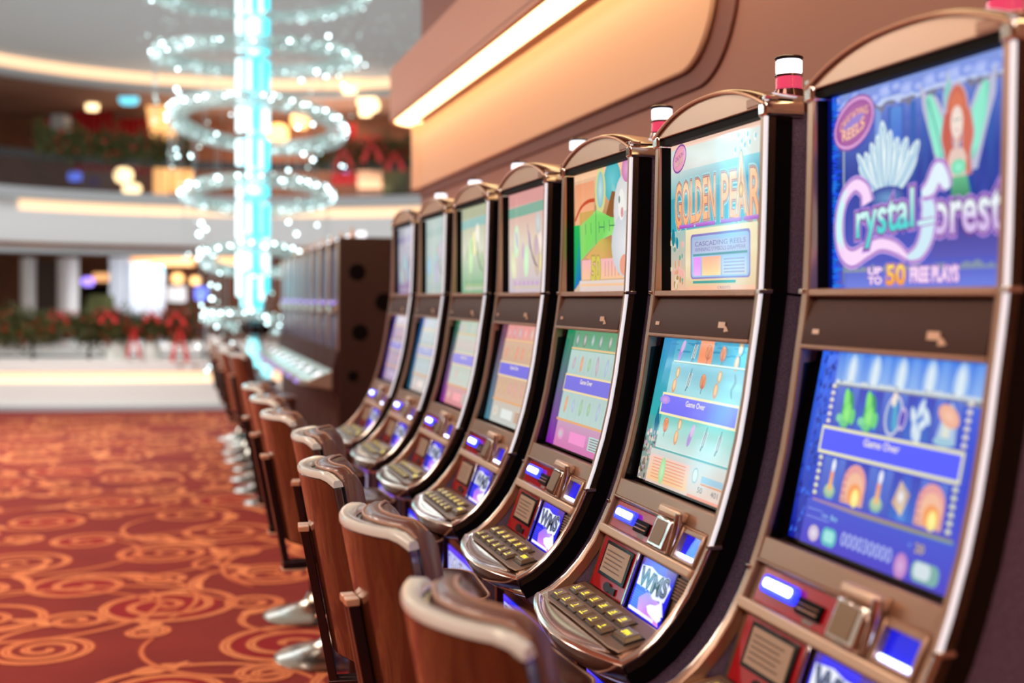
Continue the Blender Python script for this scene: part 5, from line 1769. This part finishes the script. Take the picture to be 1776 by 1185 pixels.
gh = arc_slab('handrail', 8.98, 9.10, 5.30, 5.56, FA0, FA1, 'rail_dark')
gh.parent = gl
garland('leafy_garland', 'green garland on the upper floor balcony, left of the chandelier', 9.0, 5.85, 0.50, R(-52), R(-22), 5200, 0.11, 5, 'garlands')
garland('leafy_garland', 'green garland on the upper floor balcony, right of the chandelier', 9.0, 5.85, 0.50, R(2), R(30), 4200, 0.11, 6, 'garlands')
for px, py, s, lab in ((148, 240, .34, 'red bow on the left upper garland, leftmost'), (215, 245, .34, 'red bow on the left upper garland, nearest the glowing orange column'),
                       (596, 262, .34, 'red bow on the right upper garland, just right of the chandelier rings'), (645, 250, .38, 'red bow on the right upper garland, middle one'), (685, 268, .34, 'red bow on the right upper garland, nearest the tan bulkhead')):
    bow(px, py, 39.2, s, lab, 'bows on the upper garlands', 0.8)
for px0, px1, y0, y1, lab in ((128, 196, 168, 300, 'deep red drape on the upper floor left of the downlights'), (196, 262, 205, 300, 'deep red drape on the upper floor beside the orange column'), (575, 618, 215, 320, 'deep red drape on the upper floor right of the chandelier'),
                              (628, 662, 235, 320, 'deep red drape on the upper floor next to the tan bulkhead')):
    mb = MB()
    n = 14
    a, b = px_on(px0, y1, 44), px_on(px1, y0, 44)
    mb.sweep([[a.lerp(Vector((b.x, b.y, a.z)), i / n) + Vector((0, 0.12 * (i % 2), 0)), a.lerp(Vector((b.x, b.y, a.z)), i / n) + Vector((0, 0.12 * (i % 2) + 0.06, 0)),
               a.lerp(Vector((b.x, b.y, a.z)), i / n) + Vector((0, 0.12 * (i % 2) + 0.06, b.z - a.z)), a.lerp(Vector((b.x, b.y, a.z)), i / n) + Vector((0, 0.12 * (i % 2), b.z - a.z))] for i in range(n + 1)])
    tag(mb.build('drape', ['red_cloth']), lab, 'drape', 'red drapes on the upper floor')


def pbox(name, px0, py0, px1, py1, z, d, mt, label, cat, grp=None, round_=0.0, skew=0.0):
    """upright box seen between two picture corners, z metres away and d deep"""
    a, b = px_on(px0, py1, z), px_on(px1, py1, z)
    t = px_on(px0, py0, z)
    u = (b - a)
    w_ = u.length
    u.normalize()
    n = Vector((ST, CT, 0))
    h_ = t.z - a.z
    pts = roundrect(0, 0, w_, h_, max(0.001, min(w_, h_) * round_), 5)
    mb = MB()
    mb.prism([a + u * (x + skew * (1 - y / h_) * w_) + Vector((0, 0, y)) for x, y in pts], n * d)
    o = mb.build(name, [mt], bevel=0.01)
    tag(o, label, cat, grp)
    return o


pbox('orange_glow', 250, 163, 288, 250, 43, 0.5, 'panel_orange', 'glowing orange column lamp on the upper floor left of the chandelier', 'lamp', None, 0.15, 0.35)
pbox('orange_glow', 266, 290, 288, 342, 41.5, 0.4, 'panel_orange', 'orange glow standing in for a reflection in the balcony glass, left of the chandelier', 'lamp', None, 0.25)  # glowing box painted in for a reflection in the balcony glass
pbox('lit_panel', 296, 285, 330, 335, 42.5, 0.3, 'panel_orange', 'orange lit panel behind the balcony by the chandelier rings', 'lamp', None, 0.2)
pbox('lit_panel', 466, 215, 498, 250, 43, 0.3, 'panel_orange', 'orange lit panel high on the upper floor right of the chandelier column', 'lamp', None, 0.4)
pbox('lit_panel', 505, 193, 535, 222, 43, 0.3, 'panel_orange', 'small orange lit panel seen through the second chandelier ring', 'lamp', None, 0.4)
pbox('exit_sign', 206, 161, 238, 181, 41, 0.15, 'sign_cyan', 'cyan lit sign hanging under the upper floor ceiling', 'sign', None, 0.4)
pbox('blue_screen', 118, 298, 140, 314, 42, 0.1, 'sign_blue', 'small blue screen behind the left part of the balcony', 'screen', None, 0.3)
pbox('wall_lamp', 198, 291, 228, 317, 42, 0.2, 'lamp_warm', 'large round cornered warm lamp behind the balcony', 'lamp', None, 0.45)
pbox('wall_lamp', 212, 318, 242, 336, 41, 0.2, 'lamp_warm', 'flat warm lamp just above the mezzanine edge', 'lamp', None, 0.45)
pbox('wall_cabinet', 88, 198, 112, 265, 41, 0.6, 'fascia_grey', 'pale grey cabinet at the left end of the upper floor', 'cabinet', None, 0.1)
pbox('shelf_unit', 664, 298, 708, 338, 42, 0.6, 'leaf', 'olive green shelf unit on the upper floor by the tan bulkhead', 'shelf')
pbox('wood_screen', 620, 285, 662, 338, 41.5, 0.3, 'bracket_cap', 'light wood screen behind the balcony right of the chandelier', 'screen')
pbox('wood_screen', 140, 296, 196, 338, 43.0, 0.3, 'wood', 'slatted wooden screen behind the left part of the balcony', 'screen')
pbox('round_lamp', 590, 282, 606, 298, 41, 0.2, 'sign_blue', 'small blue lamp on the balcony right of the chandelier', 'lamp', None, 0.5)
pbox('ceiling_drum', 620, 165, 652, 186, 41, 1.0, 'lamp_warm', 'drum shaped warm ceiling lamp right of the chandelier', 'lamp', None, 0.4)
dl = [(95, 135, 40), (220, 148, 41), (160, 186, 42.6), (348, 158, 41), (606, 156, 40), (634, 195, 43), (300, 178, 44)]
for k, (px, py, z) in enumerate(dl):
    c = px_on(px, py, z)
    mb = MB()
    mb.lathe([(0.19, -0.05), (0.2, 0.0), (0.2, 0.14)], (c.x, c.y, c.z - 0.05), 16)
    tag(mb.build('downlight', ['lamp_warm']), 'warm round downlight of the upper floor, %s from the left' % ('first', 'third', 'second', 'fifth', 'sixth', 'seventh', 'fourth')[k], 'ceiling light', 'downlights of the upper floor')

# ground level beyond the atrium
for k, (px0, px1) in enumerate(((100, 136), (36, 62))):
    c = px_on((px0 + px1) / 2, 515, 42)
    r = (px1 - px0) / 2 * 42 / F
    mb = MB()
    mb.lathe([(r, 0.0), (r, 2.81)], (c.x, c.y, 0), 28)
    tag(mb.build('round_column', ['fascia_white']), ('round white column beyond the garland, right of the other column', 'round white column beyond the garland, at the left edge')[k], 'column', 'white columns')
for k, (px0, px1, top) in enumerate(((189, 226, 446), (224, 262, 455), (260, 285, 470))):
    a, b = px_on(px0, 640, 42.6 - 0.3 * k), px_on(px1, 640, 42.6 - 0.3 * k)
    t = px_on(px0, top, 42.6).z
    mb = MB()
    n = 26
    secs = []
    for i in range(n + 1):
        p = a.lerp(b, i / n)
        q = Vector((ST, CT, 0)) * (0.10 * math.sin(i * 1.45))
        secs.append([Vector((p.x, p.y, 0.0)) + q, Vector((p.x, p.y, 0.0)) + q * 1.0 + Vector((ST, CT, 0)) * 0.05, Vector((p.x, p.y, t)) + q + Vector((ST, CT, 0)) * 0.05, Vector((p.x, p.y, t)) + q])
    mb.sweep(secs)
    tag(mb.build('curtain', ['curtain'], angle=80), ('tallest pale pleated curtain beyond the garland, next to the round column', 'middle one of the three pale pleated curtains beyond the garland', 'lowest of the pale pleated curtains, nearest the chandelier')[k], 'curtain', 'pale curtains')
pbox('soffit_light', 226, 446, 334, 461, 43, 0.5, 'cove_orange', 'long orange lit soffit under the mezzanine above the curtains', 'light', None, 0.1)
pbox('soffit_light', 372, 446, 412, 460, 43, 0.5, 'cove_orange', 'orange lit soffit under the mezzanine just left of the chandelier column', 'light', None, 0.1)
pbox('soffit_light', 160, 474, 190, 488, 44, 0.4, 'cove_orange', 'low orange light bar between the round column and the curtain', 'light', None, 0.3)
pbox('small_sign', 264, 462, 282, 470, 41.5, 0.1, 'sign_cyan', 'tiny cyan sign above the lowest curtain', 'sign', None, 0.3)
pbox('round_lamp', 140, 481, 160, 496, 41, 0.2, 'sign_purple', 'small round purple lamp between the round column and the curtain', 'lamp', None, 0.5)
pbox('round_lamp', 297, 474, 317, 492, 43, 0.2, 'panel_orange', 'larger orange lamp ball right of the curtains', 'lamp', None, 0.5)
pbox('round_lamp', 330, 480, 346, 494, 43, 0.2, 'panel_orange', 'smaller orange lamp ball beside the chandelier rings', 'lamp', None, 0.5)
pbox('shop_window', 289, 496, 322, 524, 43.5, 0.2, 'curtain', 'pale shop window right of the curtains', 'window', None, 0.1)
pbox('shop_window', 338, 498, 358, 520, 43.5, 0.2, 'sign_blue', 'small bluish shop window beside the chandelier rings', 'window', None, 0.1)
pbox('planter_shrub', 150, 512, 190, 560, 42, 0.6, 'leaf', 'dark olive planter between the round column and the curtain', 'planter', None, 0.2)
pbox('dark_kiosk', 62, 452, 98, 620, 44, 0.8, 'dark_brown', 'dark kiosk left of the round column beyond the garland', 'kiosk')
pbox('dark_kiosk', 143, 494, 188, 620, 45, 0.6, 'black', 'black kiosk behind the olive planter', 'kiosk')

# ---------------------------------------------------------------- chandelier
CZ = 14.75
K = CZ / F
ca = px_on(443, 515, CZ)
ch = empty('crystal_chandelier', (ca.x, ca.y, 0.0), -TH)
tag(ch, 'tall crystal chandelier of pale rings around a glowing cyan column', 'chandelier')
hpy = lambda py: H - (py - 515) * K
xpx = lambda px: (px - 443) * K
rnd = random.Random(77)


def lampcol():
    cols = [(-0.165, 'tube_white'), (-0.105, 'tube_aqua'), (-0.045, 'tube_white'), (0.02, 'tube_cyan'), (0.085, 'tube_aqua'), (0.150, 'tube_cyan')]
    seg = [(-45, 31), (33, 101), (103, 168), (170, 235), (237, 298), (300, 345), (347, 413), (415, 472), (474, 552)]
    for j, (y0, y1) in enumerate(seg):
        for i, (x, mt) in enumerate(cols):
            if y0 > 540 - i * 8:
                continue
            z1, z0 = hpy(y0 + rnd.uniform(0, 8)), hpy(y1 - rnd.uniform(0, 10) - (14 * abs(i - 2) if j == 8 else 0))
            mb = MB()
            yy = -0.13 if i % 2 else -0.08
            mb.lathe([(0.03, z0), (0.040, z0 + 0.01), (0.040, z1 - 0.01), (0.03, z1)], (x, yy, 0), 12)
            mb.build('glass_tube', [mt if (i + j) % 4 else 'tube_white'], ch)
    mb = MB()
    mb.lathe([(0.05, hpy(545)), (0.085, hpy(535)), (0.085, hpy(-45)), (0.05, hpy(-48))], (0, 0, 0), 20)
    mb.build('glass_core', ['tube_core'], ch)


lampcol()
bead = MB()
bead.ball((0, 0, 0), 1.0, 8)
bead_d = bead.build('crystal', ['crystal_lit'], ch)
bead_d.scale = (0.02, 0.02, 0.02)
n_ind = [1]
rest = MB()


def crystal(x, y, z, r, bright=True):
    if bright and n_ind[0] < 100:
        o = bead_d if n_ind[0] == 1 else bead_d.copy()
        if n_ind[0] > 1:
            COL.objects.link(o)
        o.parent = ch
        o.location = (x, y, z)
        o.scale = (r, r, r)
        n_ind[0] += 1
    else:
        rest.ball((x, y, z), r, 6, 2 if bright else 0)


rings = [   # centre px, centre py, half width px, tilt towards the lens, sideways tilt, bright crystals, band height
    (444, 100, 176, -0.03, 0.0, 18, 0.14),
    (447, 216, 152, 0.17, -0.04, 46, 0.14),
    (447, 340, 130, 0.15, 0.03, 38, 0.12),
    (440, 452, 93, 0.26, 0.02, 30, 0.09),
    (438, 560, 84, 0.22, -0.10, 24, 0.08),
    (446, -10, 190, 0.0, 0.0, 0, 0.10),
]
for k, (cx, cy, hw, tl, sd_, nb, bh) in enumerate(rings):
    Rr = hw * K
    cx_, cz_ = xpx(cx), hpy(cy)
    mb = MB()
    n = 64

    def rp(a, r, dz=0.0):
        x, y = r * math.cos(a), r * math.sin(a)
        return Vector((cx_ + x, y, cz_ - y * tl + x * sd_ + dz))
    if k == 4:
        rng = [i for i in range(n + 1)]
    secs = [[rp(2 * PI * i / n, Rr, -bh / 2), rp(2 * PI * i / n, Rr, bh / 2), rp(2 * PI * i / n, Rr - 0.17, bh / 2), rp(2 * PI * i / n, Rr - 0.17, -bh / 2)] for i in range(n)]
    mb.sweep(secs, closed=True, caps=False)
    mb.build('ring', ['ring_frost'], ch)
    for i in range(nb):
        a = 2 * PI * i / max(nb, 1) + rnd.uniform(-.09, .09)
        p = rp(a, Rr + 0.01, rnd.uniform(-.02, .03))
        crystal(p.x, p.y, p.z, rnd.choice((0.017, 0.014, 0.020)), True)
    for i in range(int(190 * Rr)):
        a = rnd.uniform(0, 2 * PI)
        p = rp(a, Rr + rnd.uniform(-.08, .02), rnd.uniform(-.06, .06))
        crystal(p.x, p.y, p.z, rnd.uniform(.008, .015), rnd.random() < 0.22)
    # strands between rings
    wm = MB()
    for i in range(44):
        a = rnd.uniform(0, 2 * PI)
        p = rp(a, Rr - 0.02)
        L = rnd.uniform(0.25, 0.8)
        wm.tube([p, p - Vector((0, 0, L))], 0.0022, 3)
        if rnd.random() < 0.30:
            crystal(p.x, p.y, p.z - L, rnd.uniform(.010, .016), rnd.random() < 0.2)
    o = wm.build('strand', ['wire'], ch)
    o['kind'] = 'stuff'
# hand-placed bright drops
for px, py, r in ((334, 76, .03), (336, 78, .026), (320, 128, .02), (318, 162, .028), (322, 168, .02), (360, 390, .030), (356, 408, .032), (368, 400, .024), (386, 238, .02), (320, 276, .022), (342, 274, .02),
                  (576, 72, .028), (540, 76, .02), (556, 132, .028), (572, 140, .022), (530, 147, .024), (524, 227, .026), (550, 222, .024), (534, 272, .028), (550, 282, .030), (508, 300, .022), (598, 292, .018), (508, 388, .022),
                  (522, 408, .026), (378, 518, .030), (376, 494, .02), (388, 498, .022), (386, 566, .02), (472, 560, .024), (398, 590, .018), (412, 594, .018), (355, 600, .012)):
    crystal(xpx(px), -0.3, hpy(py), r * 0.8, True)
for i in range(90):
    px, py = rnd.uniform(455, 715), rnd.uniform(-20, 132)
    crystal(xpx(px), rnd.uniform(0.2, 1.5), hpy(py), 0.006, False)
for i in range(40):
    px, py = rnd.uniform(250, 420), rnd.uniform(-20, 110)
    crystal(xpx(px), rnd.uniform(-.5, .8), hpy(py), 0.006, False)
o = rest.build('crystal', ['crystal_dim', 'crystal_warm', 'crystal_lit'], ch)
o['kind'] = 'stuff'
mb = MB()
mb.lathe([(0.02, hpy(552)), (0.14, hpy(556)), (0.20, hpy(566)), (0.16, hpy(580)), (0.04, hpy(588))], (0, 0, 0), 24)
mb.build('lower_bowl', ['black_gloss'], ch)
mb = MB()
for dx, dz, rx, rz in ((-0.02, 0.0, 0.085, 0.25), (-0.12, -0.13, 0.08, 0.16), (0.09, -0.18, 0.11, 0.10), (0.0, -0.20, 0.12, 0.12)):
    mb.ball((dx, 0, hpy(620) + dz), 1.0, 14, 0, (rx, rx, rz))
mb.build('finial', ['tube_aqua'], ch)
# the chandelier's twin hangs further left; the glossy screens mirror it
ch2 = copy_tree(ch)
ch2.location = (-4.3, 14.4, 0)
tag(ch, 'tall crystal chandelier of pale rings around a glowing cyan column, right one of two', 'chandelier', 'crystal chandeliers')
tag(ch2, 'twin chandelier, seen only as a pale streak mirrored in the orange lettered aqua screen', 'chandelier', 'crystal chandeliers')
